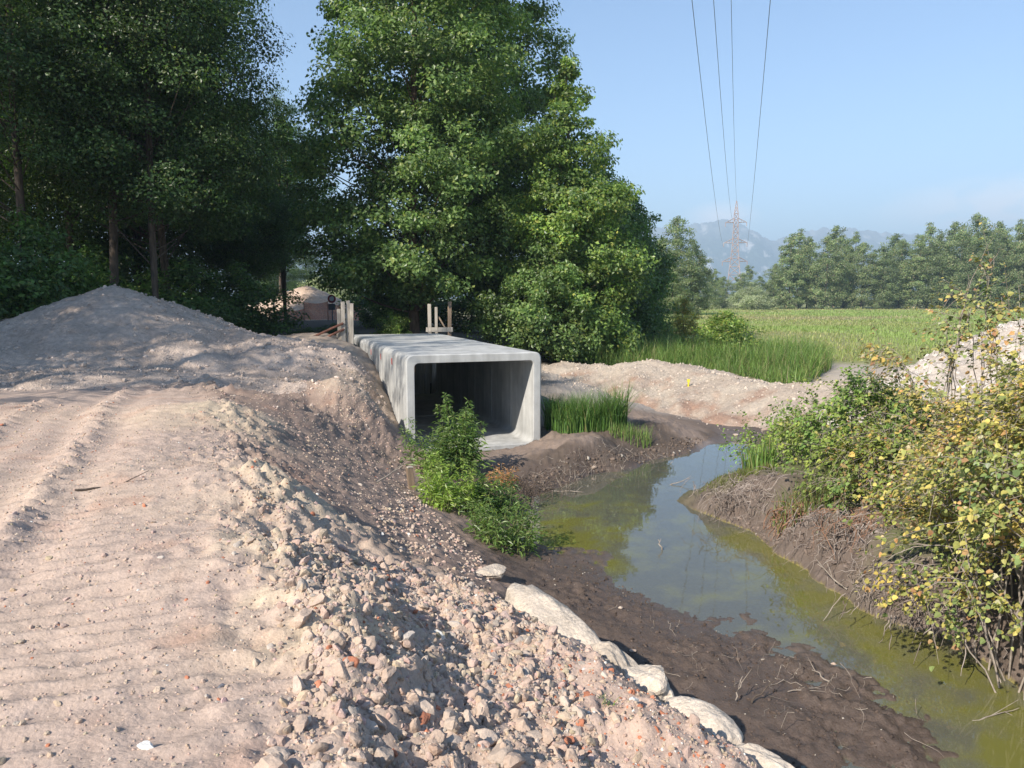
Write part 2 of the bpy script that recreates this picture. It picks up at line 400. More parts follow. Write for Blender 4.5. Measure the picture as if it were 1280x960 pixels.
zc('mound', (735, 545, .6), (720, 552, .5), (850, 527, .45), (870, 535, .36), (800, 520, .5), (640, 566, .3), (690, 556, .38))
zc('mudb', (780, 558, .3), (800, 560, .2), (835, 545, .3), (760, 570, .2), (900, 548, .05), (950, 543, .05), (700, 575, .3))
zc('greyg', (700, 470, .8), (690, 450, 1), (740, 470, .8), (760, 490, .4), (800, 500, .2))
zc('bank', (888, 620, .25), (940, 630, .3), (1000, 660, .4), (1060, 690, .4), (1110, 730, .4), (1180, 750, .4), (1250, 800, .4))
zc('turf', (900, 598, .5), (960, 585, .6), (1020, 590, .7), (1080, 620, .8), (1150, 660, .9), (1050, 540, .8), (1000, 550, .5), (1200, 640, 1))
zw('turf', (8, 8), (9, 12), (12, 4), (14, 14), (20, 0))
zc('path', (1030, 470, .7), (1000, 475, .7), (1060, 480, .7))
zw('meadow', (8, 36), (16, 36), (10, 50), (30, 60), (60, 150), (4, 34), (40, 30), (100, 100), (20, 120), (80, 250), (200, 400), (1000, 2000))
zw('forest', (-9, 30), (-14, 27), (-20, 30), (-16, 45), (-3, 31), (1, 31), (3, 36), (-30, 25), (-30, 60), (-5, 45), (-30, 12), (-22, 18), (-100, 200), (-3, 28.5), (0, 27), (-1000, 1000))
zarr = np.array([(a, b) for a, b, _ in zp]); zcol = np.array([ZC[k] for _, _, k in zp])
def zone_col(x, y):
    x = np.ravel(x); y = np.ravel(y)
    r = 1 + np.minimum(np.hypot(x, y), 40) * .0
    wx = x + .28 * fbm(x * 1.3, y * 1.3, 3, 11); wy = y + .28 * fbm(x * 1.3, y * 1.3, 3, 12)
    o = np.empty((len(x), 3))
    for i in range(0, len(x), 20000):
        d2 = (wx[i:i + 20000, None] - zarr[None, :, 0]) ** 2 + (wy[i:i + 20000, None] - zarr[None, :, 1]) ** 2 + .05
        wgt = d2 ** -2.6; wgt /= wgt.sum(1, keepdims=True); o[i:i + 20000] = wgt @ zcol
    return o
def relief(x, y, hb):
    """clods, ruts, tracks and lumps on top of the smooth base"""
    dist = np.hypot(x, y)
    dc = seg_dist(x, y, crest); rub = inpoly(x, y, rubble_poly)
    wetz = sstep(.45, .05, hb)
    rough = .014 + .065 * np.exp(-(dc / .45) ** 2) + .02 * rub + .02 * sstep(1.85, 1.4, hb) * (1 - wetz) * sstep(60, 20, y)
    amp = rough + .035 * ((x > -7.5) & (x < -1.8) & (y > 13.5) & (y < 26))
    h = amp * (1 + .15 * rub) * (fbm(x * 2.2, y * 2.2, 5, 1, .6) + .9 * np.maximum(0, fbm(x * 7, y * 7, 3, 2, .6)))
    h += .05 * np.exp(-(dc / .22) ** 2) * np.clip(fbm(x * 3.5, y * 3.5, 3, 5) + .4, 0, 1.5)
    # mud: lumps on the shore, smooth below water
    mudz = sstep(.35, .12, hb) * sstep(-.08, .06, hb) * (y > 1) * (y < 20)
    lump = np.clip(fbm(x * .9, y * .9, 2, 10) + .55, .15, 1.3)
    h += mudz * lump * .75 * (.05 * fbm(x * 3, y * 3, 4, 8, .6) + .04 * np.maximum(0, fbm(x * 8, y * 8, 4, 9, .7)) + .012 * fbm(x * 22, y * 22, 2, 14))
    face = (x > 2.6) * (y > 4) * (y < 16) * sstep(-.1, .12, hb) * sstep(.85, .6, hb)
    h += face * (.085 * fbm(x * 2.6, y * 2.6, 5, 15, .65) + .03 * np.abs(fbm(x * 7, y * 7, 3, 16)))
    mnd = sstep(.15, .35, hb) * sstep(1.0, .7, hb) * (y > 8) * (y < 24) * (x > 0)
    h += mnd * .055 * fbm(x * 2.1, y * 2.1, 5, 21, .55)
    # ruts pushed up by tracked plant
    for r, a in ((rutA, .06), (rutB, .07)):
        d = seg_dist(x, y, r); h += a * np.exp(-(d / .12) ** 2) * np.clip(.75 + 1.1 * fbm(x * 5, y * 5, 3, 6), 0, 2)
        h -= .03 * np.exp(-((d - .3) / .15) ** 2)
    s = y * .93 - x * .37 + .1 * fbm(x * .8, y * .8, 2, 30); q = x * .93 + y * .37
    onroad = sstep(1.88, 1.93, hb) * (dc > .35) * (y < 16)
    cl = np.abs(((s / .17) % 1) - .5) * 2
    bandm = np.clip(.25 + 1.4 * pnoise(q * .9, s * .12, 33) + .7 * pnoise(q * 2.5, s * 1.2, 34), 0, 1)
    h += onroad * .024 * sstep(.3, .85, cl) * bandm
    h += onroad * .025 * fbm(x * .7, y * .7, 3, 35)
    h += onroad * .03 * np.maximum(0, fbm(x * 9, y * 9, 2, 36) - .25) * np.clip(fbm(x * 1.1, y * 1.1, 2, 37) + .5, 0, 1.2)
    far = sstep(20, 60, dist); h += far * (.12 * fbm(x * .08, y * .08, 3, 40))
    return h * sstep(400, 60, dist)
Hd = Hb.copy(); Hd[near] += relief(X[near], Y[near], Hb[near])
# the culvert floor is clear of earth
s_ = (X - CUL_L[0]) * CUL_DIR[0] + (Y - CUL_L[1]) * CUL_DIR[1]; n2_ = (X - CUL_L[0]) * CUL_N[0] + (Y - CUL_L[1]) * CUL_N[1]
ins = (s_ > -.2) & (s_ < CUL_LEN + .6) & (n2_ > .06) & (n2_ < CUL_W - .06)
Hd[ins] = np.minimum(Hd[ins], CUL_Z - .03)
def ground_z(x, y):
    x = np.asarray(x, float); y = np.asarray(y, float)
    i = np.clip(np.searchsorted(gx, x) - 1, 0, len(gx) - 2); j = np.clip(np.searchsorted(gy, y) - 1, 0, len(gy) - 2)
    a = (x - gx[i]) / (gx[i + 1] - gx[i]); b = (y - gy[j]) / (gy[j + 1] - gy[j])
    return (Hd[j, i] * (1 - a) + Hd[j, i + 1] * a) * (1 - b) + (Hd[j + 1, i] * (1 - a) + Hd[j + 1, i + 1] * a) * b
def gz(x, y): return float(ground_z(np.array([x]), np.array([y]))[0])
def ground_color(x, y, z):
    c = zone_col(x, y); x = np.ravel(x); y = np.ravel(y); z = np.ravel(z)
    local = (y > 0) & (y < 22) & (x > -1.2) & (x < 9)
    # drying tide line, algae and pond bed colour by depth
    n = fbm(x * 1.1, y * 1.1, 4, 50); n3 = fbm(x * 3.3, y * 3.3, 4, 51)
    uw = local * sstep(.012, -.035, z)
    algae = np.array((.36, .31, .04)); bed = np.array((.11, .10, .055)); mudc = np.array(ZC['mud']) * .85
    left = np.exp(-(((x - .9) / 1.2) ** 2 + ((y - 11.6) / 1.7) ** 2))
    rb = [tuple(at(u, v, 0)[:2]) for u, v in ((900, 655), (1000, 712), (1060, 752), (1110, 785), (1180, 812), (1260, 880), (1330, 960))]
    right = np.exp(-(seg_dist(x, y, rb) / .75) ** 2)
    fl = np.clip(1.5 * np.maximum(left, right) + .35 * n + .35 * n3 - .22, 0, 1)
    flat = sstep(-.12, -.01, z)
    cb = bed[None] * (1 - flat[:, None]) + mudc[None] * flat[:, None]
    cb = cb * (1 - fl[:, None]) + algae[None] * fl[:, None]
    gpatch = np.clip(fbm(x * .9, y * .9, 3, 60) - .35, 0, 1) * 1.2
    cb = cb * (1 - gpatch[:, None]) + np.array((.05, .10, .03))[None] * gpatch[:, None]
    c = c * (1 - uw[:, None]) + cb * uw[:, None]
    red = np.clip(fbm(x * 1.7, y * 1.7, 4, 55) - .35, 0, .7) * (z > 1.2) * (y < 30)
    c = c * (1 - .5 * red[:, None]) + np.array((.42, .22, .14))[None] * .5 * red[:, None]
    return c
cols = np.tile(np.array(ZC['meadow']), (X.size, 1)).reshape(X.shape + (3,))
cols[near] = ground_color(X[near], Y[near], Hd[near])
wet = sstep(.14, .0, Hd) * (Y < 26) * (Y > -2)
ny, nx = X.shape
ii = (np.arange(ny - 1)[:, None] * nx + np.arange(nx - 1)[None, :]).ravel()
Q = np.stack([ii, ii + 1, ii + nx + 1, ii + nx], -1)
ground = link('ground', mesh_np('ground', np.stack([X, Y, Hd], -1).reshape(-1, 3), Q, True, cols.reshape(-1, 3), {'wet': wet.ravel()}), None, M['ground'])
tag(ground, kind='structure')

# pond
m, t, p = new_mat('pond_water'); l = t.links.new
t.nodes.remove(p)
fr = nd(t, 'Fresnel', IOR=1.33); gl = nd(t, 'BsdfGlossy', Roughness=.015); tp = nd(t, 'BsdfTransparent'); tp.inputs[0].default_value = (.78, .80, .66, 1)
film = nd(t, 'BsdfDiffuse'); film.inputs[0].default_value = (.17, .17, .10, 1)
geo = nd(t, 'NewGeometry'); wn = nd(t, 'TexNoise', Scale=2.5, Detail=3.0); l(geo.outputs['Position'], wn.inputs['Vector'])
b = nd(t, 'Bump', Strength=.06, Distance=.02); l(wn.outputs['Fac'], b.inputs['Height'])
l(b.outputs[0], gl.inputs['Normal']); l(b.outputs[0], fr.inputs['Normal'])
silt = nd(t, 'MixShader'); sca = nd(t, 'Attribute', attribute_name='scum'); l(sca.outputs['Fac'], silt.inputs[0]); wca = nd(t, 'Attribute', attribute_name='Col'); l(wca.outputs['Color'], film.inputs[0]); l(tp.outputs[0], silt.inputs[1]); l(film.outputs[0], silt.inputs[2])
fm = nd(t, 'Math', operation='MULTIPLY_ADD'); fm.inputs[1].default_value = 1.4; fm.inputs[2].default_value = .015; l(fr.outputs[0], fm.inputs[0])
mxs = nd(t, 'MixShader'); l(fm.outputs[0], mxs.inputs[0]); l(silt.outputs[0], mxs.inputs[1]); l(gl.outputs[0], mxs.inputs[2])
l(mxs.outputs[0], t.nodes['Material Output'].inputs['Surface'])
M['water'] = m
wx_ = np.arange(-1.2, 9, .085); wy_ = np.arange(-4, 25, .1); WX, WY = np.meshgrid(wx_, wy_); nw = len(wx_)
i2 = (np.arange(len(wy_) - 1)[:, None] * nw + np.arange(nw - 1)[None, :]).ravel()
WQ = np.stack([i2, i2 + 1, i2 + nw + 1, i2 + nw], -1)
keep = ground_z(WX.ravel()[WQ].mean(1), WY.ravel()[WQ].mean(1)) < .35
fx, fy = WX.ravel(), WY.ravel()
sA = np.exp(-(((fx - .75) / 1.25) ** 2 + ((fy - 11.4) / 1.9) ** 2))
rbl = [tuple(at(u, v, 0)[:2]) for u, v in ((930, 672), (1000, 722), (1060, 765), (1110, 800), (1180, 835), (1250, 900), (1330, 980))]
sB = np.exp(-(seg_dist(fx, fy, rbl) / .7) ** 2)
scum = np.clip(1.1 * np.maximum(sA, sB) + .65 * fbm(fx * 1.7, fy * 1.7, 6, 51, .68) - .12, 0, 1)
ol = np.array((.20, .195, .05)); gr = np.array((.27, .265, .20)); wc = gr * (1 - scum[:, None]) + ol * scum[:, None]
water = link('water', mesh_np('water', np.stack([WX, WY, 0 * WX], -1).reshape(-1, 3), WQ[keep], True, wc, {'scum': .37 + .36 * scum}), None, M['water'])
tag(water, kind='structure')

# ------------------------------------------------------------------ spoil heaps and berms: each its own lump
def heap(name, label, cat, fn, x0, x1, y0, y1, step, colfn, seed, rough=.05):
    xs = np.arange(x0, x1, step); ys = np.arange(y0, y1, step); HX, HY = np.meshgrid(xs, ys)
    g = ground_z(HX, HY); r = fn(HX, HY)
    nz = rough * fbm(HX * 1.8, HY * 1.8, 6, seed, .6) + rough * .5 * np.maximum(0, fbm(HX * 6, HY * 6, 3, seed + 5, .6))
    Z = g + r + nz * sstep(-.05, .3, r) - .02
    n = len(xs); k = (np.arange(len(ys) - 1)[:, None] * n + np.arange(n - 1)[None, :]).ravel()
    q = np.stack([k, k + 1, k + n + 1, k + n], -1)
    ok = (r.ravel()[q].max(1) > -.03)
    q = q[ok]; used = np.unique(q); remap = np.full(HX.size, -1); remap[used] = np.arange(len(used))
    V = np.stack([HX, HY, Z], -1).reshape(-1, 3)[used]
    o = link(name, mesh_np(name, V, remap[q], True, colfn(V)), None, M['heap'])
    HEAPS.append((xs, ys, Z, r))
    return tag(o, label, cat)
HEAPS = []
def surf_z(x, y):
    z = ground_z(x, y)
    for xs, ys, Z, r in HEAPS:
        i = np.clip(np.searchsorted(xs, x) - 1, 0, len(xs) - 2); j = np.clip(np.searchsorted(ys, y) - 1, 0, len(ys) - 2)
        inside = (x > xs[0]) & (x < xs[-1]) & (y > ys[0]) & (y < ys[-1]) & (r[j, i] > 0)
        z = np.where(inside, np.maximum(z, Z[j, i]), z)
    return z
def mound(cx, cy, rx, ry, h, rot=0, sharp=1.5, seed=0, wob=.15, cone=.5):
    def f(x, y):
        a = x - cx; b = y - cy; c, s = math.cos(rot), math.sin(rot)
        u = (a * c + b * s) / rx; v = (-a * s + b * c) / ry
        d = np.hypot(u, v) * (1 + wob * fbm(x * .5, y * .5, 3, seed))
        return h * (cone * (1 - d) + (1 - cone) * (np.cos(np.clip(d, 0, 1.6) * math.pi / 2))) if True else 0
    return f
def fmax(*fs): return lambda x, y: np.maximum.reduce([f(x, y) for f in fs])
def ridge(pts, hs, half, seed=0, flat=.0):
    pts = np.array(pts, float)
    def f(x, y):
        d = np.full(x.shape, 1e9); hh = np.zeros(x.shape)
        for (a, b, ha, hb2) in zip(pts[:-1], pts[1:], hs[:-1], hs[1:]):
            vx, vy = b - a; t = np.clip(((x - a[0]) * vx + (y - a[1]) * vy) / (vx * vx + vy * vy), 0, 1)
            dd = np.hypot(x - a[0] - t * vx, y - a[1] - t * vy); m = dd < d
            d = np.where(m, dd, d); hh = np.where(m, ha + (hb2 - ha) * t, hh)
        d = d * (1 + .18 * fbm(x * .7, y * .7, 3, seed))
        k = d / (half * np.maximum(hh, .2) / np.max(hs))
        return hh * np.where(k < 1, .55 * (1 - k) + .45 * np.cos(np.clip(k, 0, 1) * math.pi / 2), -(k - 1) * .6)
    return f
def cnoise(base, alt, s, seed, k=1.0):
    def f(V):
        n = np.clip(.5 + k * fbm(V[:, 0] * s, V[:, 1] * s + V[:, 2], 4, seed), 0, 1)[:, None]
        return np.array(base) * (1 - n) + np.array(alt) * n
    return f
pk = atY(140, 372, 19.2)
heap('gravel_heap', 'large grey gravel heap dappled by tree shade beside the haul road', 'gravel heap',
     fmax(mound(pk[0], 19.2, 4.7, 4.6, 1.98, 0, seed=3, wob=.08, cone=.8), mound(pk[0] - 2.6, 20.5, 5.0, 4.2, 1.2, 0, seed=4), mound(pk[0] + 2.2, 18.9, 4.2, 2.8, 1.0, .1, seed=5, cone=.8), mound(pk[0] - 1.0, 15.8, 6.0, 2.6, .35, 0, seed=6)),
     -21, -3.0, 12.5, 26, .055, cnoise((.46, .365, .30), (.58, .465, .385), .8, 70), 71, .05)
bp = [at(u, v, z)[:2] for u, v, z in ((690, 462, .9), (745, 462, 1.1), (800, 458, 1.42), (850, 459, 1.4), (920, 473, 1.25), (985, 487, 1.1), (1060, 488, 1.15))]
bp2 = []
for (u, Yd) in ((705, 28.4), (760, 27.8), (810, 27.2), (860, 26.6), (920, 24.4), (985, 22.5), (1060, 21.6)):
    bp2.append(((u - 640) / F * Yd, Yd))
def berm_col(V):
    c = cnoise((.40, .33, .27), (.48, .41, .335), .9, 75)(V)
    n = np.clip(fbm(V[:, 0] * 1.2, V[:, 1] * 1.2, 4, 76) + .75 - V[:, 2] * 1.1, 0, 1)[:, None]
    return c * (1 - n * .75) + np.array((.33, .19, .13)) * n * .75
heap('gravel_berm', 'pale crescent gravel berm in front of the tall green reeds', 'gravel berm',
     ridge(bp2, (.35, .6, 1.12, 1.15, 1.05, .9, .8), 2.9, 77), -1, 14, 17.5, 32, .06, berm_col, 78, .04)
rh = mound(13.4, 19.4, 4.9, 4.0, 2.0, 0, seed=80, cone=.5)
heap('spoil_heap', 'whitish spoil heap behind the yellowing shrub', 'spoil heap',
     fmax(rh, mound(10.2, 18.9, 3.1, 2.8, 1.15, 0, seed=81, cone=.7)), 6.5, 20, 14, 25, .07, cnoise((.50, .43, .365), (.60, .53, .46), .8, 82), 83, .09)
heap('far_gravel_heap', 'distant sandy gravel heap behind orange mesh, seen through the tree gap', 'gravel heap',
     fmax(mound(-16.2, 61, 5.4, 4, 2.6, 0, seed=85, cone=.6), mound(-20, 62, 4, 4, 1.2, 0, seed=86), mound(-11.5, 62, 4, 4, 1.0, 0, seed=87)), -27, -5, 56, 68, .15, cnoise((.50, .37, .28), (.60, .46, .36), .8, 88), 89, .06)

# ------------------------------------------------------------------ precast box culvert
def rrect(w_, h_, r, seg):
    """closed rounded rectangle, 4*(seg+1) points, anticlockwise from bottom left, r = corner radii (bl, br, tr, tl)"""
    P = []
    for (cx, cz, a0, rr) in ((0, 0, math.pi, r[0]), (w_, 0, 1.5 * math.pi, r[1]), (w_, h_, 0, r[2]), (0, h_, .5 * math.pi, r[3])):
        ox = cx + (rr if cx == 0 else -rr); oz = cz + (rr if cz == 0 else -rr)
        for k in range(seg + 1):
            a = a0 + k / seg * math.pi / 2; P.append((ox + rr * math.cos(a), oz + rr * math.sin(a)))
    return np.array(P)
def culvert_segment(Ls, seed):
    sg = 6; th = .19
    out = rrect(CUL_W, CUL_H, (.06, .06, .15, .15), sg)
    inn = rrect(CUL_W - 2 * th, CUL_H - 2 * th, (.16, .16, .1, .1), sg) + np.array([th, th])
    c = np.array([CUL_W / 2, CUL_H / 2]); n = len(out)
    def shr(P, k): return P + (c - P) / np.abs(P - c).max(1)[:, None] * k
    rings = []
    for P, y in ((shr(inn, -.012), 0), (inn, .014), (inn, Ls - .014), (shr(inn, -.012), Ls), (shr(out, .028), Ls), (out, Ls - .03), (out, .03), (shr(out, .028), 0)):
        rings.append(np.stack([P[:, 0], np.full(n, y), P[:, 1]], -1))
    V = np.concatenate(rings); R = len(rings)
    Q = [[r * n + i, r * n + (i + 1) % n, ((r + 1) % R) * n + (i + 1) % n, ((r + 1) % R) * n + i] for r in range(R) for i in range(n)]
    return V, np.array(Q)
m, t, p = new_mat('precast_concrete'); l = t.links.new
tcn = nd(t, 'TexCoord'); n1 = nd(t, 'TexNoise', Scale=1.6, Detail=7.0, Roughness=.6); n2 = nd(t, 'TexNoise', Scale=55.0, Detail=3.0)
mpn = nd(t, 'Mapping'); mpn.inputs['Scale'].default_value = (5, 5, .5); n3 = nd(t, 'TexNoise', Scale=1.0, Detail=5.0)
l(tcn.outputs['Object'], n1.inputs['Vector']); l(tcn.outputs['Object'], n2.inputs['Vector']); l(tcn.outputs['Object'], mpn.inputs[0]); l(mpn.outputs[0], n3.inputs['Vector'])
r = nd(t, 'ValToRGB'); r.color_ramp.elements[0].color = (.35, .35, .34, 1); r.color_ramp.elements[1].color = (.52, .52, .50, 1); r.color_ramp.elements[0].position = .3; r.color_ramp.elements[1].position = .7
l(n1.outputs['Fac'], r.inputs[0])
rr = nd(t, 'MapRange'); rr.inputs[1].default_value = .35; rr.inputs[2].default_value = .65; rr.inputs[3].default_value = .82; rr.inputs[4].default_value = 1.06; l(n3.outputs['Fac'], rr.inputs[0])
vm = nd(t, 'VectorMath', operation='SCALE'); l(r.outputs[0], vm.inputs[0]); l(rr.outputs[0], vm.inputs['Scale']); l(vm.outputs[0], p.inputs['Base Color'])
b = nd(t, 'Bump', Strength=.25, Distance=.006); l(n2.outputs['Fac'], b.inputs['Height']); l(b.outputs[0], p.inputs['Normal'])
p.inputs['Roughness'].default_value = .8
M['concrete'] = m
M['red_paint'] = mat_grain('red_paint', (.42, .06, .05), (.60, .12, .10), (30, 30, 30), .7, .1, .002)
cul = thing('box_culvert', 'long grey precast concrete box culvert open towards the pond', 'culvert', (CUL_L[0], CUL_L[1], CUL_Z), math.atan2(-CUL_DIR[0], CUL_DIR[1]))
NSEG = 6; Ls = CUL_LEN / NSEG
seg_me = None
for k in range(NSEG):
    if seg_me is None:
        V, Qs = culvert_segment(Ls - .022, 0); seg_me = mesh_np('segment', V, Qs, False)
    o = link('segment', seg_me, cul, M['concrete']); o.location = (0, k * Ls, random.uniform(-.006, .006) if k else 0)
    if k in (1, 2, 3):
        V, f = box(.006, .13 if k == 1 else .09, .15, False); pm = link('paint_mark', mesh_np('paint_mark', V, f), o, M['red_paint'])
        pm.location = (-.003, .1 if k < 3 else .14, CUL_H - .27)

# ------------------------------------------------------------------ timber shoring at the far end
def board(parent, x, y, z0, h, w_, d, mat, tilt=0, rz=0, seed=0, name='board'):
    V, f = box(w_, d, h, True, .006, .004, seed)
    o = link(name, mesh_np(name, V, f), parent, mat); o.location = (x, y, z0); o.rotation_euler = (tilt * .6, tilt, rz)
    return o
def bar(name, parent, a, b2, r, mat, n=8):
    V, q = tube(np.array([a, b2], float), r, n)
    nn = n; q = [q, np.array([list(range(nn))[::-1], list(range(nn, 2 * nn))])]
    return link(name, mesh_np(name, V, q), parent, mat)
M['rust'] = mat_grain('rusty_steel', (.14, .055, .035), (.26, .12, .08), (12, 12, 12), .7, .2, .004)
p0 = atY(432, 445, 23.6); z0 = gz(p0[0], p0[1]) - .25
sh = thing('timber_shoring', 'upright grey boards with rusty diagonal props, left of the culvert end', 'shoring', (p0[0], p0[1], z0))
for i, (dx, dy, h) in enumerate(((-.16, .05, 1.2), (-.03, -.06, 1.43), (.10, .02, 1.46), (.21, -.05, 1.38))):
    board(sh, dx, dy, 0, h + .02, .115, .05, M['wood'], .012 * (i - 1.5), 0, i)
board(sh, -.02, .14, .35, .12, .55, .045, M['wood'], 0, 0, 9, 'rail')
bar('prop', sh, (-.02, -.12, .80), (-1.7, -.45, .02), .035, M['rust'])
bar('prop', sh, (0, -.12, .62), (-1.3, -.5, .0), .035, M['rust'])
p1 = atY(548, 415, 27.6); cz_top = CUL_Z + CUL_H
sh2 = thing('timber_shoring', 'pale upright boards with cross rail behind the culvert, before the tree trunk', 'shoring', (p1[0], p1[1], gz(p1[0], p1[1]) - .4))
zb = sh2.location.z
for i, (u, vt, mat, ww) in enumerate(((537.5, 380, 'wood', .12), (545, 384, 'wood', .09), (561, 377, 'wood_brown', .13))):
    q = atY(u, vt, 27.6 + .12 * i); board(sh2, q[0] - p1[0], q[1] - p1[1], 0, q[2] - zb, ww, .05, M[mat], .01 * (i - 1), .1 * i, 20 + i)
q = atY(548, 414, 27.4); rail = board(sh2, q[0] - p1[0] + .05, -.32, q[2] - zb - .02, .16, .95, .05, M['wood'], 0, .05, 31, 'rail')
a = atY(548, 396, 27.7); b_ = atY(558, 413, 27.5)
bar('prop', sh2, (a[0] - p1[0], .2, a[2] - zb), (b_[0] - p1[0], -.05, b_[2] - zb), .03, M['wood_brown'])
# boards lining the trench beyond the culvert mouth, seen through it
ep = CUL_L + CUL_DIR * (CUL_LEN + .3)
sh3 = thing('trench_sheeting', 'row of upright boards seen through the culvert at its far end', 'shoring', (ep[0], ep[1], CUL_Z - .1), math.atan2(-CUL_DIR[0], CUL_DIR[1]))
for i in range(17):
    board(sh3, -.05 + i * .2, .03 * (i % 3), 0, 2.05, .17, .05, M['wood'], random.uniform(-.02, .02), 0, 40 + i)
sp = at(516, 612, .42)
stake = thing('wooden_stake', 'short weathered wooden stake at the foot of the dirt slope', 'stake', (sp[0], sp[1], gz(sp[0], sp[1]) - .1))
board(stake, 0, 0, 0, .48, .10, .08, M['wood_brown'], -.1, .5, 60, 'post')
V, f = box(.085, .07, .02, True, .004, .004, 61); cap = link('splintered_top', mesh_np('splintered_top', V, f), stake, M['wood']); cap.location = (-.045, .0, .475); cap.rotation_euler = (-.05, -.1, .5)

# road sign and orange mesh far down the lane
M['sign_grey'] = mat_grain('sign_back', (.10, .10, .115), (.16, .16, .18), (8, 8, 8), .5, .05, .002)
M['sign_white'] = mat_grain('sign_white', (.6, .6, .6), (.7, .7, .7), (8, 8, 8), .5, .05, .002)
M['sign_red'] = mat_grain('sign_red', (.30, .05, .06), (.36, .07, .08), (8, 8, 8), .5, .05, .002)
m, t, p = new_mat('orange_mesh'); l = t.links.new
tcn = nd(t, 'TexCoord'); wv = nd(t, 'TexVoronoi', Scale=14.0); l(tcn.outputs['Object'], wv.inputs['Vector'])
p.inputs['Base Color'].default_value = (.62, .16, .07, 1); p.inputs['Roughness'].default_value = .6
tp = nd(t, 'BsdfTransparent'); ms = nd(t, 'MixShader'); r = nd(t, 'MapRange'); r.inputs[1].default_value = .25; r.inputs[2].default_value = .5; r.inputs[3].default_value = .95; r.inputs[4].default_value = .55
l(wv.outputs['Distance'], r.inputs[0]); l(r.outputs[0], ms.inputs[0]); l(tp.outputs[0], ms.inputs[1]); l(p.outputs[0], ms.inputs[2]); l(ms.outputs[0], t.nodes['Material Output'].inputs['Surface'])
M['mesh'] = m
def disc(name, parent, r, d, loc, mat, n=28):
    V, q = tube(np.array([(0, 0, 0), (0, d, 0)], float), r, n); q = [q, np.array([list(range(n))[::-1], list(range(n, 2 * n))])]
    o = link(name, mesh_np(name, V, q), parent, mat); o.location = loc; return o
sg = atY(415.5, 398, 50); sgz = gz(sg[0], 50)
sign = thing('road_sign', 'round road sign with small plate below on a post down the lane', 'road sign', (sg[0], 50, sgz))
top = atY(415.5, 373.5, 50)[2] - sgz
bar('post', sign, (0, 0, 0), (0, 0, top), .035, M['sign_grey'])
disc('round_plate', sign, .27, .02, (0, -.06, top), M['sign_red']); pl = disc('centre', sign.children[-1], .15, .02, (0, -.012, 0), M['sign_white'])
V, f = box(.44, .02, .38, False, .005); o = link('lower_plate', mesh_np('lower_plate', V, f), sign, M['sign_grey']); o.location = (0, -.05, top - .52)
fa = atY(346, 398, 53); fb = atY(452, 398, 54); nF = 26
fence = thing('orange_mesh_fence', 'orange plastic safety mesh sagging before the distant gravel heap', 'fence', (fa[0], 53, 0))
for k, (s0, s1, h) in enumerate(((0, .32, .75), (.32, .6, 1.25), (.6, .78, 1.15), (.84, 1.0, 1.3))):
    sx = np.linspace(s0, s1, 9); rows = np.linspace(0, 1, 5); VV = []
    for rI in rows:
        for s in sx:
            x = (fb[0] - fa[0]) * s; g = gz(fa[0] + x, 53 + s)
            tt = (s - s0) / (s1 - s0); sag = .12 * math.sin(tt * math.pi); VV.append((x, s + .06 * math.sin(tt * 9 + rI * 3), g + .05 + rI * (h - sag)))
    ix = (np.arange(4)[:, None] * 9 + np.arange(8)[None, :]).ravel()
    link('mesh_panel', mesh_np('mesh_panel', np.array(VV), np.stack([ix, ix + 1, ix + 10, ix + 9], -1), True), fence, M['mesh'])
    for s in (s0, s1):
        x = (fb[0] - fa[0]) * s; g = gz(fa[0] + x, 53 + s); bar('post', fence, (x, s, g - .1), (x, s, g + h + .08), .025, M['rust'], 6)
# rough timber post in the dark lane edge
wpz = atY(343, 398, 47)
V, f = box(.09, .09, 1.55, True, .01, .004, 77); o = link('white_post', mesh_np('white_post', V, f), None, M['sign_white']); o.location = (wpz[0], 47, gz(wpz[0], 47) - .05)
tag(o, 'pale post at the lane edge left of the orange mesh', 'post')

# ------------------------------------------------------------------ stones
def ico(sub):
    ph = (1 + 5 ** .5) / 2
    V = [(-1, ph, 0), (1, ph, 0), (-1, -ph, 0), (1, -ph, 0), (0, -1, ph), (0, 1, ph), (0, -1, -ph), (0, 1, -ph), (ph, 0, -1), (ph, 0, 1), (-ph, 0, -1), (-ph, 0, 1)]
    Fc = [(0, 11, 5), (0, 5, 1), (0, 1, 7), (0, 7, 10), (0, 10, 11), (1, 5, 9), (5, 11, 4), (11, 10, 2), (10, 7, 6), (7, 1, 8), (3, 9, 4), (3, 4, 2), (3, 2, 6), (3, 6, 8), (3, 8, 9), (4, 9, 5), (2, 4, 11), (6, 2, 10), (8, 6, 7), (9, 8, 1)]
    V = [np.array(v) / np.linalg.norm(v) for v in V]
    for _ in range(sub):
        cache = {}; N = []
        def mid(a, b):
            k = (min(a, b), max(a, b))
            if k not in cache: q = V[a] + V[b]; V.append(q / np.linalg.norm(q)); cache[k] = len(V) - 1
            return cache[k]
        for a, b, c in Fc: x, y, z = mid(a, b), mid(b, c), mid(c, a); N += [(a, x, z), (b, y, x), (c, z, y), (x, y, z)]
        Fc = N
    return np.array(V), np.array(Fc)
def noise3(P, s, seed): return (fbm(P[:, 0] * s + P[:, 2] * .7 * s, P[:, 1] * s - P[:, 2] * .6 * s, 3, seed) + fbm(P[:, 1] * s + 5, P[:, 2] * s, 2, seed + 9)) * .5
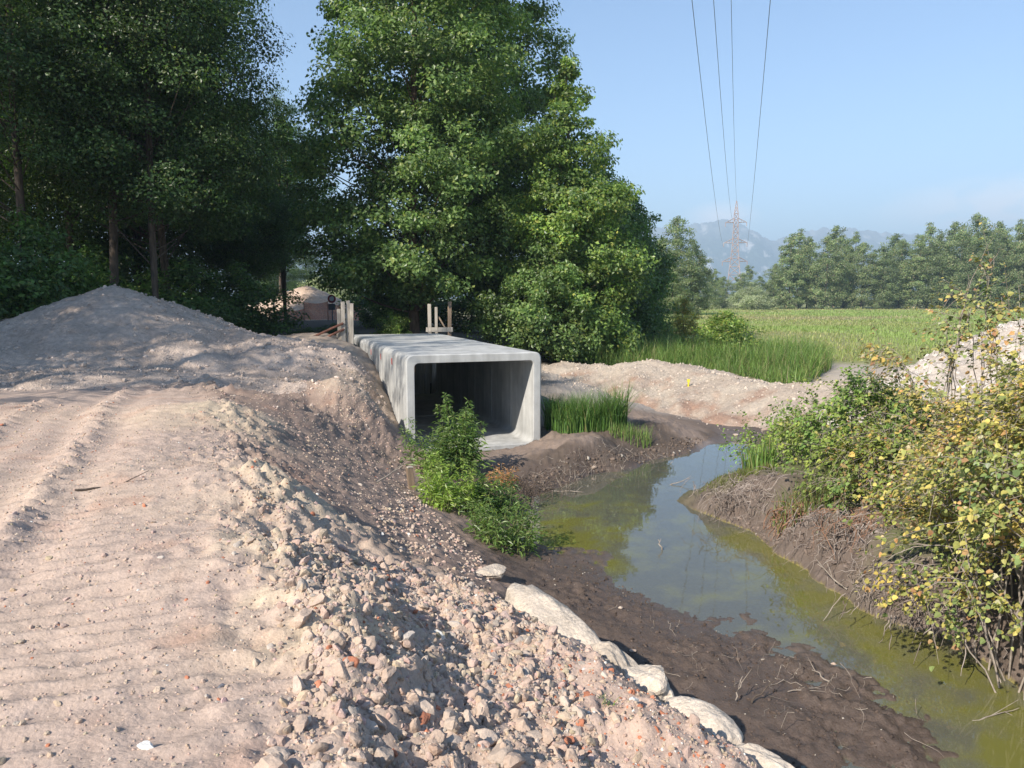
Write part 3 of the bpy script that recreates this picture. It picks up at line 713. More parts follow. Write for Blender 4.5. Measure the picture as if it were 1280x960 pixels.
def rock(sub, seed, cuts=15, angular=.60, lump=.14):
    r = np.random.default_rng(seed); V, Fc = ico(sub); V = V.copy()
    for _ in range(cuts):
        n = r.normal(size=3); n /= np.linalg.norm(n); d = r.uniform(angular - .12, angular + .18)
        k = V @ n; ex = np.maximum(0, k - d); V -= ex[:, None] * n * .92
    V *= (1 + lump * noise3(V, 1.6, seed + 1) + lump * .5 * noise3(V, 4, seed + 2))[:, None]
    V *= np.array([1, r.uniform(.65, .95), r.uniform(.5, .8)]); V /= np.abs(V).max()
    return V, Fc
def brickbit(seed):
    r = np.random.default_rng(seed); V, f = box(1.6, 1.1 * r.uniform(.6, 1), .8 * r.uniform(.4, 1), False, .12, .05, seed); V /= np.abs(V).max()
    return V, f
rocks_hi = [rock(2, 100 + i) for i in range(14)]; rocks_mid = [rock(1, 200 + i) for i in range(12)]; rocks_lo = [rock(0, 300 + i, 5, .8, .2) for i in range(8)]
me_hi = [mesh_np('stone', V, f, False) for V, f in rocks_hi]
for i, me in enumerate(me_hi): me.materials.append(M['stone'] if i % 4 else M['stone_grey'])
me_br = [mesh_np('brick_fragment', *brickbit(400 + i)) for i in range(4)]
for me in me_br: me.materials.append(M['brick'])
me_tl = [mesh_np('tile_fragment', *brickbit(420 + i)) for i in range(3)]
for me in me_tl: me.materials.append(M['tile'])
def rot_random(n, r):
    q = r.normal(size=(n, 4)); q /= np.linalg.norm(q, axis=1)[:, None]; a, b, c, d = q.T
    return np.stack([np.stack([1 - 2 * (c * c + d * d), 2 * (b * c - a * d), 2 * (b * d + a * c)], -1), np.stack([2 * (b * c + a * d), 1 - 2 * (b * b + d * d), 2 * (c * d - a * b)], -1), np.stack([2 * (b * d - a * c), 2 * (c * d + a * b), 1 - 2 * (b * b + c * c)], -1)], 1)
def scatter_mesh(P, S, col, lib, r, flat=1.0):
    Vs, Fs, Cs, o = [], [], [], 0
    which = r.integers(0, len(lib), len(P)); R = rot_random(len(P), r)
    for k, (V, Fc) in enumerate(lib):
        m_ = which == k; n = m_.sum()
        if not n: continue
        W = np.einsum('nij,vj->nvi', R[m_], V) * S[m_][:, None, None]; W[:, :, 2] *= flat; W += P[m_][:, None, :]
        Vs.append(W.reshape(-1, 3)); Fs.append((Fc[None] + (np.arange(n) * len(V))[:, None, None]).reshape(-1, 3) + o); Cs.append(np.repeat(col[m_], len(V), 0)); o += n * len(V)
    return np.concatenate(Vs), np.concatenate(Fs), np.concatenate(Cs)
def rnd_in(poly, n, r):
    P = np.array([p[:2] for p in poly]); lo, hi = P.min(0), P.max(0); out = np.empty((0, 2))
    while len(out) < n:
        q = r.uniform(lo, hi, (n * 2, 2)); out = np.concatenate([out, q[inpoly(q[:, 0], q[:, 1], P)]])
    return out[:n]
def wpoly(*uvz): return [tuple(at(*q)[:2]) for q in uvz]
poly_coarse = wpoly((348, 690, 1.95), (440, 690, 1.6), (520, 720, 1.35), (625, 745, 1.02), (690, 800, 1.05), (720, 870, 1.25), (760, 980, 1.4), (900, 1150, 1.4), (380, 1150, 1.9), (330, 960, 1.93), (380, 800, 1.93))
poly_lower = wpoly((470, 640, 1.0), (520, 620, .45), (600, 690, .45), (630, 735, .8), (560, 720, 1.2), (480, 690, 1.2))
poly_brick = wpoly((630, 750, 1.02), (700, 800, 1.0), (815, 875, 1.05), (950, 960, 1.1), (1100, 1150, 1.2), (760, 1150, 1.4), (700, 930, 1.4), (640, 800, 1.15))
poly_road = wpoly((-120, 1100, 1.95), (330, 1100, 1.95), (390, 800, 1.93), (340, 640, 1.97), (300, 520, 2), (-40, 500, 1.95), (-120, 640, 1.95))
poly_slope = wpoly((300, 500, 2), (340, 590, 1.97), (352, 690, 1.9), (450, 690, 1.6), (500, 700, .95), (520, 600, .45), (490, 530, .9), (420, 470, 1.95), (350, 455, 2))
poly_tongue = wpoly((345, 450, 2.0), (445, 447, 2.06), (475, 470, 1.7), (495, 530, .8), (440, 540, 1.0), (400, 500, 1.5))
r = np.random.default_rng(21)
sets = []
def add(poly, n, smin, smax, pw, kind, along=None, wid=.2):
    if along is not None:
        A = np.array(along); seg = np.linalg.norm(np.diff(A, axis=0), axis=1); cs = np.concatenate([[0], np.cumsum(seg)]); s = r.uniform(0, cs[-1], n)
        P = np.stack([np.interp(s, cs, A[:, 0]), np.interp(s, cs, A[:, 1])], -1) + r.normal(0, wid, (n, 2))
    else: P = rnd_in(poly, n, r)
    u = r.uniform(0, 1, n); S = (smin ** -pw + u * (smax ** -pw - smin ** -pw)) ** (-1 / pw)
    k = np.full(n, 0)
    q = r.uniform(0, 1, n)
    if kind == 'brick': k[q < .13] = 1; k[(q > .13) & (q < .2)] = 2
    elif kind == 'coarse': k[q < .012] = 1; k[(q > .012) & (q < .018)] = 2
    elif kind == 'road': k[q < .02] = 1; k[(q > .02) & (q < .035)] = 2
    sets.append((P, S, k))
add(poly_coarse, 3300, .016, .095, 1.9, 'coarse'); add(poly_coarse, 15000, .005, .018, 1.5, 'coarse')
add(poly_lower, 700, .02, .06, 2.5, 'coarse'); add(poly_brick, 900, .012, .045, 2.6, 'brick'); add(poly_brick, 3800, .004, .013, 1.2, 'brick')
add(poly_road, 11000, .005, .024, 2.8, 'road'); add(None, 1300, .009, .042, 2.2, 'coarse', crest[2:6], .17); add(None, 1000, .010, .045, 2.2, 'coarse', crest[:3], .2); add(poly_tongue, 3600, .008, .05, 2.3, 'coarse')
add(None, 260, .01, .03, 2, 'road', rutA, .09); add(None, 160, .01, .035, 2, 'road', rutB, .1); add(poly_slope, 3600, .008, .04, 2.3, 'coarse')
P = np.concatenate([a for a, _, _ in sets]); S = np.concatenate([a for _, a, _ in sets]); K = np.concatenate([a for _, _, a in sets])
S = np.where(K == 2, S * .8, S); dP = np.hypot(P[:, 0], P[:, 1]); S = np.minimum(S, np.clip(.094 - .0085 * dP, .03, .08) * np.random.default_rng(8).uniform(.75, 1.15, len(S)))
Z = ground_z(P[:, 0], P[:, 1]); Z3 = np.stack([P[:, 0], P[:, 1], Z - S * .05], -1)
app = S / np.hypot(P[:, 0], P[:, 1]); app = np.where((P[:, 1] > 2.2) & (np.abs(P[:, 0]) < P[:, 1] * .7), app, 0)
order = np.argsort(-app); big = order[:295]; small = order[295:]
for i in big:
    me = me_hi[r.integers(14)] if K[i] == 0 else (me_br[r.integers(4)] if K[i] == 1 else me_tl[r.integers(3)])
    o = link('stone' if K[i] == 0 else ('brick_fragment' if K[i] == 1 else 'tile_fragment'), me, ground)
    o.location = Z3[i]; o.scale = (S[i],) * 3; o.rotation_euler = r.uniform(0, 6.28, 3) if K[i] == 0 else (r.normal(0, .35), r.normal(0, .35), r.uniform(0, 6.28))
base = np.array((.46, .35, .275)); COL = base[None] * r.uniform(.84, 1.12, (len(P), 1)) + r.normal(0, .012, (len(P), 3))
g_ = r.uniform(0, 1, len(P)) < .1; COL[g_] = np.array((.43, .37, .315)) * r.uniform(.7, 1.25, (g_.sum(), 1))
COL[K == 1] = np.array((.42, .17, .10)) * r.uniform(.8, 1.2, ((K == 1).sum(), 1)); COL[K == 2] = np.array((.64, .62, .58)); COL = np.clip(COL, .03, .8)
ms_ = small[S[small] > .02]; ls_ = small[S[small] <= .02]
V1, F1, C1 = scatter_mesh(Z3[ms_], S[ms_], COL[ms_], rocks_mid, r); V2, F2, C2 = scatter_mesh(Z3[ls_], S[ls_], COL[ls_], rocks_lo, r)
o = link('rubble', mesh_np('rubble', np.concatenate([V1, V2]), [F1, F2 + len(V1)], False, np.concatenate([C1, C2])), ground, M['rubble']); tag(o, kind='stuff')
poly_mud = wpoly((650, 700, .1), (700, 690, .02), (775, 720, 0), (830, 765, .03), (930, 790, .01), (1060, 850, 0), (1150, 960, 0), (980, 1000, .05), (860, 860, .08), (760, 800, .1), (690, 745, .15))
poly_shore = wpoly((640, 600, .2), (700, 575, .3), (770, 565, .3), (840, 545, .3), (890, 545, .06), (860, 568, .01), (740, 593, .01), (660, 640, .02))
poly_face = wpoly((890, 640, 0), (1000, 703, 0), (1110, 773, 0), (1240, 830, 0), (1230, 770, .5), (1110, 690, .6), (1000, 640, .6), (900, 605, .45))
def clods(name, poly, n, smin, smax, colr, seed):
    r2 = np.random.default_rng(seed); q = rnd_in(poly, n, r2); s_c = (smin ** -2. + r2.uniform(0, 1, n) * (smax ** -2. - smin ** -2.)) ** -.5
    c = np.array(colr)[None] * r2.uniform(.7, 1.4, (n, 1)); pale = r2.uniform(0, 1, n) < .03; c[pale] = (.36, .32, .27)
    V, f, c = scatter_mesh(np.stack([q[:, 0], q[:, 1], ground_z(q[:, 0], q[:, 1]) + s_c * .1], -1), s_c, c, rocks_mid, r2, .8)
    tag(link(name, mesh_np(name, V, f, True, c), ground, M['rubble']), kind='stuff')
clods('mud_clods', poly_mud, 1700, .006, .035, (.085, .062, .05), 31)
clods('shore_clods', poly_shore, 1300, .012, .07, (.13, .098, .078), 32)
clods('bank_clods', poly_face, 1100, .01, .06, (.15, .115, .095), 33)
# gravel strewn on the heaps: one part of each heap
def strew(obj, fn_pts, smin, smax, colr, n, seed):
    r2 = np.random.default_rng(seed); q = fn_pts(n, r2); z = surf_z(q[:, 0], q[:, 1]); s = (smin ** -2. + r2.uniform(0, 1, n) * (smax ** -2. - smin ** -2.)) ** -.5
    c = np.array(colr)[None] * r2.uniform(.75, 1.25, (n, 1)); V, f, c = scatter_mesh(np.stack([q[:, 0], q[:, 1], z + s * .2], -1), s, c, rocks_lo, r2)
    tag(link('loose_gravel', mesh_np('loose_gravel', V, f, False, c), obj, M['rubble']), kind='stuff')
by = {o.name: o for o in C.objects}
def disk(cx, cy, rx, ry): return lambda n, q: np.stack([cx + rx * np.sqrt(q.uniform(0, 1, n)) * np.cos(a := q.uniform(0, 6.283, n)), cy + ry * np.sqrt(q.uniform(0, 1, n)) * np.sin(a)], -1)
strew(by['gravel_heap'], disk(pk[0] + .6, 17.6, 6.5, 4.2), .012, .07, (.50, .41, .345), 5200, 5)
def alongberm(n, q):
    A = np.array(bp2); t_ = q.uniform(0, len(A) - 1.001, n); i = t_.astype(int); f_ = (t_ - i)[:, None]; return A[i] * (1 - f_) + A[i + 1] * f_ + q.normal(0, .9, (n, 2)) + np.array([-.1, -.7])
strew(by['gravel_berm'], alongberm, .012, .07, (.46, .39, .325), 4200, 6)
strew(by['spoil_heap'], disk(11.2, 17.6, 3.8, 2.8), .015, .08, (.62, .56, .5), 1500, 7)
# pale cobbles in and by the mud, each its own
GR = 'pale stones lying in the dark mud'
lone = [('fist sized pale stone on the dark mud below the long boulder', 776, 760, .035, .1), ('flat grey stone on mud beside the small puddle', 790, 811, .045, .1), ('small white stone in the shallow water of the flat', 1042, 826, .03, .03),
        ('pale stone on the mud just below the dark mound edge', 742, 585, .07, .1), ('whitish stone at the pond inlet, beside the puddle', 920, 542, .08, .08)]
for i, (lab, u, v, s, z) in enumerate(lone):
    q = at(u, v, z); o = link('pale_stone', me_hi[i], None); o.location = (q[0], q[1], max(gz(q[0], q[1]), -.01) + s * .3); o.scale = (s, s * .9, s * .8); tag(o, lab, 'stone', GR)
# boulders on the lip of the bank
def boulder(label, u, v, z, sx, sy, sz, rz, seed, tilt=0, cuts=11, ang=.72):
    V, Fc = rock(3, seed, cuts, ang, .16); V = V * np.array([sx, sy, sz]) ; q = at(u, v, z)
    o = link('boulder', mesh_np('boulder', V, Fc, seed in (501, 504)), None, M['boulder']); o.location = (q[0], q[1], z); o.rotation_euler = (tilt, tilt * .5, rz)
    tag(o, label, 'boulder', 'boulders along the lip of the rubble bank')
boulder('long smooth cream boulder at the upper end of the rubble lip', 686, 783, .90, .74, .30, .34, -1.02, 501, .14, 7, .8)
boulder('small whitish boulder between the long and round ones on the lip', 766, 842, .80, .26, .17, .30, -.6, 502, .2)
boulder('flat pale boulder just left of the round one on the lip', 806, 866, .86, .24, .22, .27, -1.1, 503, -.2)
boulder('rounded tan boulder at the lower right end of the rubble lip', 876, 908, .98, .29, .19, .25, -.95, 504, 0, 6, .82)
boulder('whitish boulder at the bottom edge of the photo', 940, 965, .92, .3, .2, .2, -.5, 505, .2)
boulder('grey boulder at the foot of the shaded slope by the weeds', 612, 716, .42, .22, .14, .16, .3, 506)

# ------------------------------------------------------------------ foliage makers
def unit(a): return a / (np.linalg.norm(a, axis=-1, keepdims=True) + 1e-9)
def leaf_mesh(P, N, Ls, Wr, r, col, shape='diamond', axis_hint=None):
    """one small folded leaf at each point P with facing N"""
    n = len(P); N = unit(N); col = np.clip(np.asarray(col) * 1.85, 0, .8)
    t_ = r.normal(size=(n, 3)) if axis_hint is None else axis_hint + .35 * r.normal(size=(n, 3))
    T = unit(t_ - (t_ * N).sum(1, keepdims=True) * N); B = np.cross(N, T)
    L_ = Ls[:, None]; W_ = L_ * Wr
    if shape == 'diamond':
        pts = [P, P + T * L_ * .45 + B * W_ * .5 + N * L_ * .06, P + T * L_ + N * (-L_ * .08), P + T * L_ * .45 - B * W_ * .5 + N * L_ * .06]
        k = 4; f = np.array([[0, 1, 2], [0, 2, 3]])
    elif shape == 'lobed':
        pts = [P, P + T * L_ * .18 + B * W_ * .52 + N * L_ * .05, P + T * L_ * .62 + B * W_ * .42 + N * L_ * .02, P + T * L_ - N * L_ * .12, P + T * L_ * .62 - B * W_ * .42 + N * L_ * .02, P + T * L_ * .18 - B * W_ * .52 + N * L_ * .05]
        k = 6; f = np.array([[0, 1, 2], [0, 2, 3], [0, 3, 4], [0, 4, 5]])
    else:
        pts = [P, P + T * L_ * .5 + B * W_ * .5, P + T * L_ - N * L_ * .2, P + T * L_ * .5 - B * W_ * .5]
        k = 4; f = np.array([[0, 1, 2], [0, 2, 3]])
    V = np.stack(pts, 1).reshape(-1, 3)
    Fc = (f[None] + (np.arange(n) * k)[:, None, None]).reshape(-1, 3)
    return V, Fc, np.repeat(col, k, 0)
def palette(n, r, cols, wts, jit=.18):
    cols = np.array(cols); k = r.choice(len(cols), n, p=np.array(wts) / sum(wts)); c = cols[k] * (1 + jit * r.normal(size=(n, 1)))
    return np.clip(c, .004, .9)
GREEN = ((.070, .112, .032), (.092, .136, .040), (.050, .086, .027), (.130, .155, .044)); GW = (4, 3, 2, 1)
LIGHTG = ((.105, .155, .032), (.135, .180, .040), (.070, .118, .026), (.19, .19, .045)); LW = (4, 3, 2, 1)
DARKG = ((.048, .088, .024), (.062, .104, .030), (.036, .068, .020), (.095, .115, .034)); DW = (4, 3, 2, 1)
FARG = ((.105, .14, .062), (.135, .16, .072), (.080, .115, .05), (.17, .165, .09), (.15, .12, .07)); FW = (4, 3, 2, 1.4, .5)  # far foliage lifted pale, part of the distance haze mixed into the leaf colour
def envr(env, t):
    a = np.array(env); return np.interp(t, a[:, 0], a[:, 1])
def make_tree(name, H, env, seed, nclump, per, leaf, cols, wts, trunk_r, bark, t0=.12, lean=(0, 0), csize=.75, flat=.7, stems=1, nlimb=60, droop=.0, shell=.45):
    """Empty > trunk, crown. env: list of (height fraction, crown radius)"""
    r = np.random.default_rng(seed)
    root = bpy.data.objects.new(name, None); root.empty_display_size = .3; C.objects.link(root)
    def axis_at(t, k=0):
        t = np.asarray(t, float)
        return np.stack([lean[0] * t * H + .25 * np.sin(t * 5 + seed + k * 2) * t + k * .35 * (t ** .8), lean[1] * t * H + .2 * np.cos(t * 4 + seed) * t - .2 * k * t, t * H], -1)
    parts = []
    for k in range(stems):
        kk = k - (stems - 1) / 2 if stems > 1 else 0
        ts = np.linspace(0, .97, 16); Pp = axis_at(ts, kk); Rr = trunk_r * (1 - ts) ** .8 * (1 if stems == 1 else .75) + .012; Rr[0] *= 1.35; Pp[0, 2] -= .25
        parts.append(tube(Pp, Rr, 8))
    # clump centres spread through a lobed crown
    tt = t0 + (1 - t0) * r.uniform(0, 1, nclump * 6); keepw = (envr(env, tt) / max(e[1] for e in env)) ** 1.6 + .06
    tt = tt[r.uniform(0, 1, len(tt)) < keepw][:nclump]; n = len(tt)
    th = r.uniform(0, 2 * math.pi, n); rad = r.uniform(0, 1, n) ** shell
    lob = 1 + .22 * pnoise(th * 1.1 + seed, tt * 5, seed % 50) + .16 * pnoise(th * 2.7, tt * 13, seed % 40 + 3)
    R_ = envr(env, tt) * rad * lob
    tt = np.concatenate([tt, (.86, .89, .92, .945, .97, .985)]); n = len(tt); th = np.concatenate([th, r.uniform(0, 6.28, 6)]); R_ = np.concatenate([R_, [.3, .25, .2, .15, .05, 0]])
    A = axis_at(tt); Cc = A + np.stack([R_ * np.cos(th), R_ * np.sin(th), r.normal(0, .25, n) - droop * R_], -1)
    cs = csize * r.uniform(.6, 1.35, n) * (.55 + .45 * envr(env, tt) / max(e[1] for e in env))
    for i in r.permutation(n)[:nlimb]:
        ta = max(.06, tt[i] - .10 - .05 * r.uniform()); a = axis_at(ta); b2 = Cc[i]; md = (a + b2) / 2 + np.array([0, 0, -.06 * H * .3]) + r.normal(0, .12, 3)
        w0 = np.linspace(0, 1, 6)[:, None]; Pp = (1 - w0) ** 2 * a + 2 * w0 * (1 - w0) * md + w0 ** 2 * b2
        parts.append(tube(Pp, np.linspace(max(.015, trunk_r * .28 * (1 - ta)), .008, 6), 5))
    V, Qd = join(parts); link('trunk', mesh_np('trunk', V, Qd, True), root, bark)
    m_ = (per * r.uniform(.6, 1.4, n) * (cs / csize) ** 1.5).astype(int) + 4; idx = np.repeat(np.arange(n), m_); N_ = len(idx)
    g = r.normal(size=(N_, 3)); g = unit(g) * (r.uniform(0, 1, N_) ** .45)[:, None]; g[:, 2] *= flat
    Pl = Cc[idx] + g * cs[idx][:, None]; Pl[:, 2] -= droop * .6 * (g[:, 0] ** 2 + g[:, 1] ** 2) * cs[idx]
    ax = axis_at(np.clip(Pl[:, 2] / H, 0, 1)); outw = unit(Pl - ax)
    Nn = outw * .55 + unit(g) * .35 + np.array([0, 0, .55]) + .55 * r.normal(size=(N_, 3))
    tone = (1 + .22 * r.normal(size=n))[idx][:, None]
    col = palette(N_, r, cols, wts) * np.clip(tone, .55, 1.6)
    V, Fc, c = leaf_mesh(Pl, Nn, leaf * r.uniform(.6, 1.35, N_), .62, r, col)
    ok = np.repeat(Pl[:, 2] > .15, 4); 
    link('crown', mesh_np('crown', V, Fc, False, c), root, M['leaf'])
    return root
def put(root, label, cat, x, y, rz=0, s=(1, 1, 1), group=None, dz=0):
    root.location = (x, y, gz(x, y) - .05 + dz); root.rotation_euler = (0, 0, rz); root.scale = s
    return tag(root, label, cat, group)
# --- central broadleaf group behind the culvert
FR = ((.42, .36, .42, 1))
T = make_tree('maple_tree', 19, ((0, 1.5), (.08, 3.4), (.2, 4.5), (.45, 4.6), (.62, 4.3), (.78, 3.6), (.92, 2.4), (1, .6)), 11, 520, 250, .165, GREEN, GW, .2, M['bark_red'], .10, (0, 0), .88, .56, shell=.4)
put(T, 'tall broadleaf tree with forked reddish trunk directly behind the culvert', 'tree', -4.0, 31.5)
T = make_tree('maple_tree', 21, ((0, 1), (.1, 2.6), (.3, 3.4), (.55, 3.4), (.75, 2.9), (.9, 1.8), (1, .5)), 12, 400, 230, .175, GREEN, GW, .22, M['bark'], .12, (0, 0), .9, .56, shell=.4)
put(T, 'tallest dark broadleaf tree rising behind the pair at the culvert', 'tree', -1.1, 37)
T = make_tree('lime_tree', 12.0, ((0, 1.6), (.1, 2.3), (.35, 2.6), (.6, 2.1), (.8, 1.2), (.93, .6), (1, .15)), 13, 320, 210, .15, GREEN + LIGHTG, GW + LW, .15, M['bark'], .06, (0, 0), .68, .58, shell=.42)
put(T, 'light green tapering tree with yellowish leaves right of the culvert trees', 'tree', 2.4, 31.8)
T = make_tree('maple_tree', 11.2, ((0, 1.6), (.15, 2.7), (.4, 2.8), (.65, 2.1), (.85, 1.0), (1, .2)), 14, 260, 230, .155, DARKG, DW, .15, M['bark'], .05, (0, 0), .78, .58, shell=.42)
put(T, 'dark green sloping tree between the light tree and the lowest one', 'tree', 4.2, 37, 0, (.92, .92, .84))
T = make_tree('maple_tree', 7.9, ((0, 1.5), (.15, 2.1), (.45, 2.1), (.7, 1.5), (.88, .8), (1, .2)), 15, 230, 220, .15, DARKG, DW, .13, M['bark'], .03, (0, 0), .72, .58, shell=.42)
put(T, 'lowest dark tree at the right end of the central group', 'tree', 6.0, 40)
T = make_tree('undergrowth_bush', 4.6, ((0, 1.6), (.3, 2.4), (.7, 1.7), (1, .4)), 16, 120, 200, .14, GREEN, GW, .06, M['bark'], .02, (0, 0), .6, .6)
put(T, 'bright low foliage bush hanging behind the culvert roof at the right boards', 'bush', 1.0, 30.2)
c = copy_tree(T); put(c, 'dark bush in shade behind the culvert, left of the reddish trunk', 'bush', -5.0, 34, 2.0, (.65, .65, .7))
c = copy_tree(T); put(c, 'rounded bush under the light green tree beside the reeds', 'bush', 3.6, 33.5, 4.0, (.9, .9, .7))
# --- left wood: slender trunks, feathery dark crowns
WOODG = tuple(tuple(c * .72 for c in k) for k in DARKG)  # dark green dimmed further; the wood's shade is put into the leaf colour
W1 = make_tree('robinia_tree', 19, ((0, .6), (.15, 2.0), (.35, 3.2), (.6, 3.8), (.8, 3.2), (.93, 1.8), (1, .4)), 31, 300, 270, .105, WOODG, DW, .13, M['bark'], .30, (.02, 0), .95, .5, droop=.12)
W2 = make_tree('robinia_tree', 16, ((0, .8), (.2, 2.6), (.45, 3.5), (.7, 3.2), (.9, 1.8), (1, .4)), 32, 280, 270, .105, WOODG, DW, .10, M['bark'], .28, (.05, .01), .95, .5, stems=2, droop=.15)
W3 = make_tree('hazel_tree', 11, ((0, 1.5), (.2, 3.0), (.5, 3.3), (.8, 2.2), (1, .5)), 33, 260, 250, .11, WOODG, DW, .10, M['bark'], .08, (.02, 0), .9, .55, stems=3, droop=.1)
wood = [ # proto, u at trunk, Y, scale, rot, label
    (W1, 145, 25.5, 1.05, .3, 'tall tree with straight reddish trunk behind the gravel heap peak'),
    (W2, 198, 24.5, 1.0, 1.9, 'leaning forked tree right of the gravel heap peak'),
    (W1, 40, 23.0, .95, 2.2, 'tree at the left photo edge above the sunlit thicket'),
    (W2, 215, 29, 1.1, 4.1, 'tree at the right front corner of the left wood'),
    (W1, 95, 31, 1.1, 5.0, 'second row tree left of the reddish trunk'),
    (W1, 200, 33, 1.05, 3.4, 'second row tree behind the leaning forked tree'),
    (W2, 300, 39, .74, .4, 'darkest tree at the right rear of the wood, by the lane'),
    (W3, 175, 36, 1.2, 1.1, 'low bushy tree in the dark interior behind the heap'),
    (W3, 60, 34, 1.2, 2.6, 'low bushy tree in the dark interior behind the left thicket'),
    (W3, 245, 44, 1.15, 5.2, 'low bushy tree at the back of the wood beside the lane'),
    (W1, 10, 38, 1.15, .9, 'back row tree at the left photo edge'),
    (W1, 150, 44, 1.15, 3.9, 'back row tree behind the reddish trunk'),
    (W2, 318, 46, .7, 2.4, 'rearmost wood tree just left of the lane gap'),
    (W1, 205, 47, 1.1, 1.4, 'rearmost tall tree in the middle of the wood'),
    (W1, 352, 60, .9, .7, 'slim dark tree closing the wood beside the lane gap'),
    (W2, 305, 47, .8, 5.9, 'dark tree behind the right corner of the wood'),
    (W2, -60, 27, 1.1, 3.0, 'tree just beyond the left photo edge, half out of view'),
]
for i, (pr, u, Yd, s, rz, lab) in enumerate(wood):
    first = not pr.get('label'); o = pr if first else copy_tree(pr)
    put(o, lab, 'tree', (u - 640) / F * Yd, Yd, rz, (s, s, s), 'trees of the wood on the left')
# the same wood goes on beside the road, out of the picture; it throws the shade on the heap
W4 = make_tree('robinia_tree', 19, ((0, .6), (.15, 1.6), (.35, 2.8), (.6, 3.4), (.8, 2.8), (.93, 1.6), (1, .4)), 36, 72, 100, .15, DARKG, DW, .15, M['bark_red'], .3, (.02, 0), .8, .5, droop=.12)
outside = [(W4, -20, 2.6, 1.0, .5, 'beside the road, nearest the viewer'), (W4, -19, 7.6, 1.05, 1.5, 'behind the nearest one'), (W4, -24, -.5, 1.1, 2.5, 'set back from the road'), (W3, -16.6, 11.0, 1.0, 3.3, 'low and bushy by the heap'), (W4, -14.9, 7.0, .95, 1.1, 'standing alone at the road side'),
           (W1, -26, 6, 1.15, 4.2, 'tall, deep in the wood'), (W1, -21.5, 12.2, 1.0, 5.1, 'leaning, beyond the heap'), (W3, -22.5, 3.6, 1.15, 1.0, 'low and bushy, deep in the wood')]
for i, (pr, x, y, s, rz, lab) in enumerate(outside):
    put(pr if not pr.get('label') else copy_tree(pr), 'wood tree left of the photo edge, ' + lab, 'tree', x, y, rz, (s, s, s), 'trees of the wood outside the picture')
# lane gap: thin twin stemmed tree, bushes, trees beyond
thin = make_tree('ash_tree', 11, ((0, .2), (.3, .8), (.55, 2.2), (.8, 2.2), (1, .5)), 35, 130, 110, .17, DARKG, DW, .11, M['bark'], .36, (.0, 0), .8, .6, stems=2)
put(thin, 'thin twin stemmed tree in the gap in front of the orange mesh', 'tree', (358 - 640) / F * 43, 43)
B1 = make_tree('bush', 2.6, ((0, 1.1), (.3, 1.5), (.7, 1.2), (1, .3)), 41, 70, 130, .11, LIGHTG, LW, .03, M['bark'], .03, (0, 0), .42, .7, nlimb=20)
B2 = make_tree('bush', 3.0, ((0, 1.4), (.3, 1.9), (.7, 1.3), (1, .3)), 42, 90, 130, .12, DARKG, DW, .03, M['bark'], .03, (0, 0), .5, .7, nlimb=20)
YEL = ((.20, .16, .03), (.14, .14, .03), (.10, .12, .03), (.25, .15, .04))
B3 = make_tree('bush', 2.8, ((0, .9), (.4, 1.2), (.8, .7), (1, .2)), 43, 55, 110, .11, YEL, (3, 3, 2, 1), .03, M['bark'], .03, (0, 0), .4, .7, nlimb=18)
GREY = ((.17, .19, .12), (.21, .225, .15), (.14, .16, .09), (.2, .2, .12))
B4 = make_tree('willow_bush', 5.0, ((0, 2.2), (.4, 3.2), (.8, 2.0), (1, .6)), 44, 110, 90, .2, GREY, (3, 3, 2, 1), .06, M['bark'], .03, (0, 0), .8, .7, nlimb=20)
bushes = [(B1, 903, 34, .80, 'rounded bright green bush standing at the meadow edge among reeds', 1.5), (B1, 829, 43, .62, 'small green bush at the foot of the lowest dark tree', 1.0), (B3, 855, 45, .88, 'yellowing bush between the two green meadow bushes', 1.0),
          (B4, 938, 175, 1.05, 'broad greyish willow bush at the far side of the meadow', 1.5), (B4, 400, 74, .75, 'silvery bush beyond the gravel heap in the gap', 1.0), (B4, 430, 70, .6, 'second silvery bush near the road sign in the gap', 1.0),
          (B2, 45, 22.5, 1.25, 'dark green thicket at the left photo edge beside the heap', 1.1), (B2, -25, 20.5, 1.1, 'thicket half cut by the left photo edge', 1.1), (B2, 385, 30, .17, 'low dark bush behind the sandy bank left of the boards', 3.0),
          (B2, 325, 36, .25, 'low shaded bush on the lane verge', 2.6), (B1, 490, 29.6, .55, 'small sunlit bush at the foot of the reddish trunk', 1.0), (B2, 300, 30, .9, 'dark bush under the right corner of the wood', 1.4), (B2, 230, 27, .9, 'dark bush under the leaning forked tree', 1.4), (B2, 120, 28, 1.1, 'dark bush under the straight reddish trunk', 1.4),
          (B2, 588, 44, 1.0, 'dark bush closing the view right of the reddish trunk', 1.6), (B2, 500, 46, 1.2, 'dark bush closing the view left of the reddish trunk', 1.6),
          (B2, 418, 33.5, .17, 'dark bush between the lane and the grey boards', 3.0)]
for i, (pr, u, Yd, s, lab, ws) in enumerate(bushes):
    o = pr if not pr.get('label') else copy_tree(pr)
    put(o, lab, 'bush', (u - 640) / F * Yd, Yd, i * 1.7, (s * ws, s * ws, s))
for i, (u, Yd, s, lab) in enumerate(((350, 95, .8, 'sunlit tree far behind the lane gap, left'), (385, 105, .85, 'sunlit tree far behind the lane gap, middle'), (425, 98, .75, 'sunlit tree far behind the lane gap, right'), (330, 110, .95, 'tree behind the sunlit ones in the lane gap'), (460, 110, .95, 'tree far behind the grey boards'))):
    o = copy_tree(W3); put(o, lab, 'tree', (u - 640) / F * Yd, Yd, i, (s, s, s), 'trees beyond the lane')

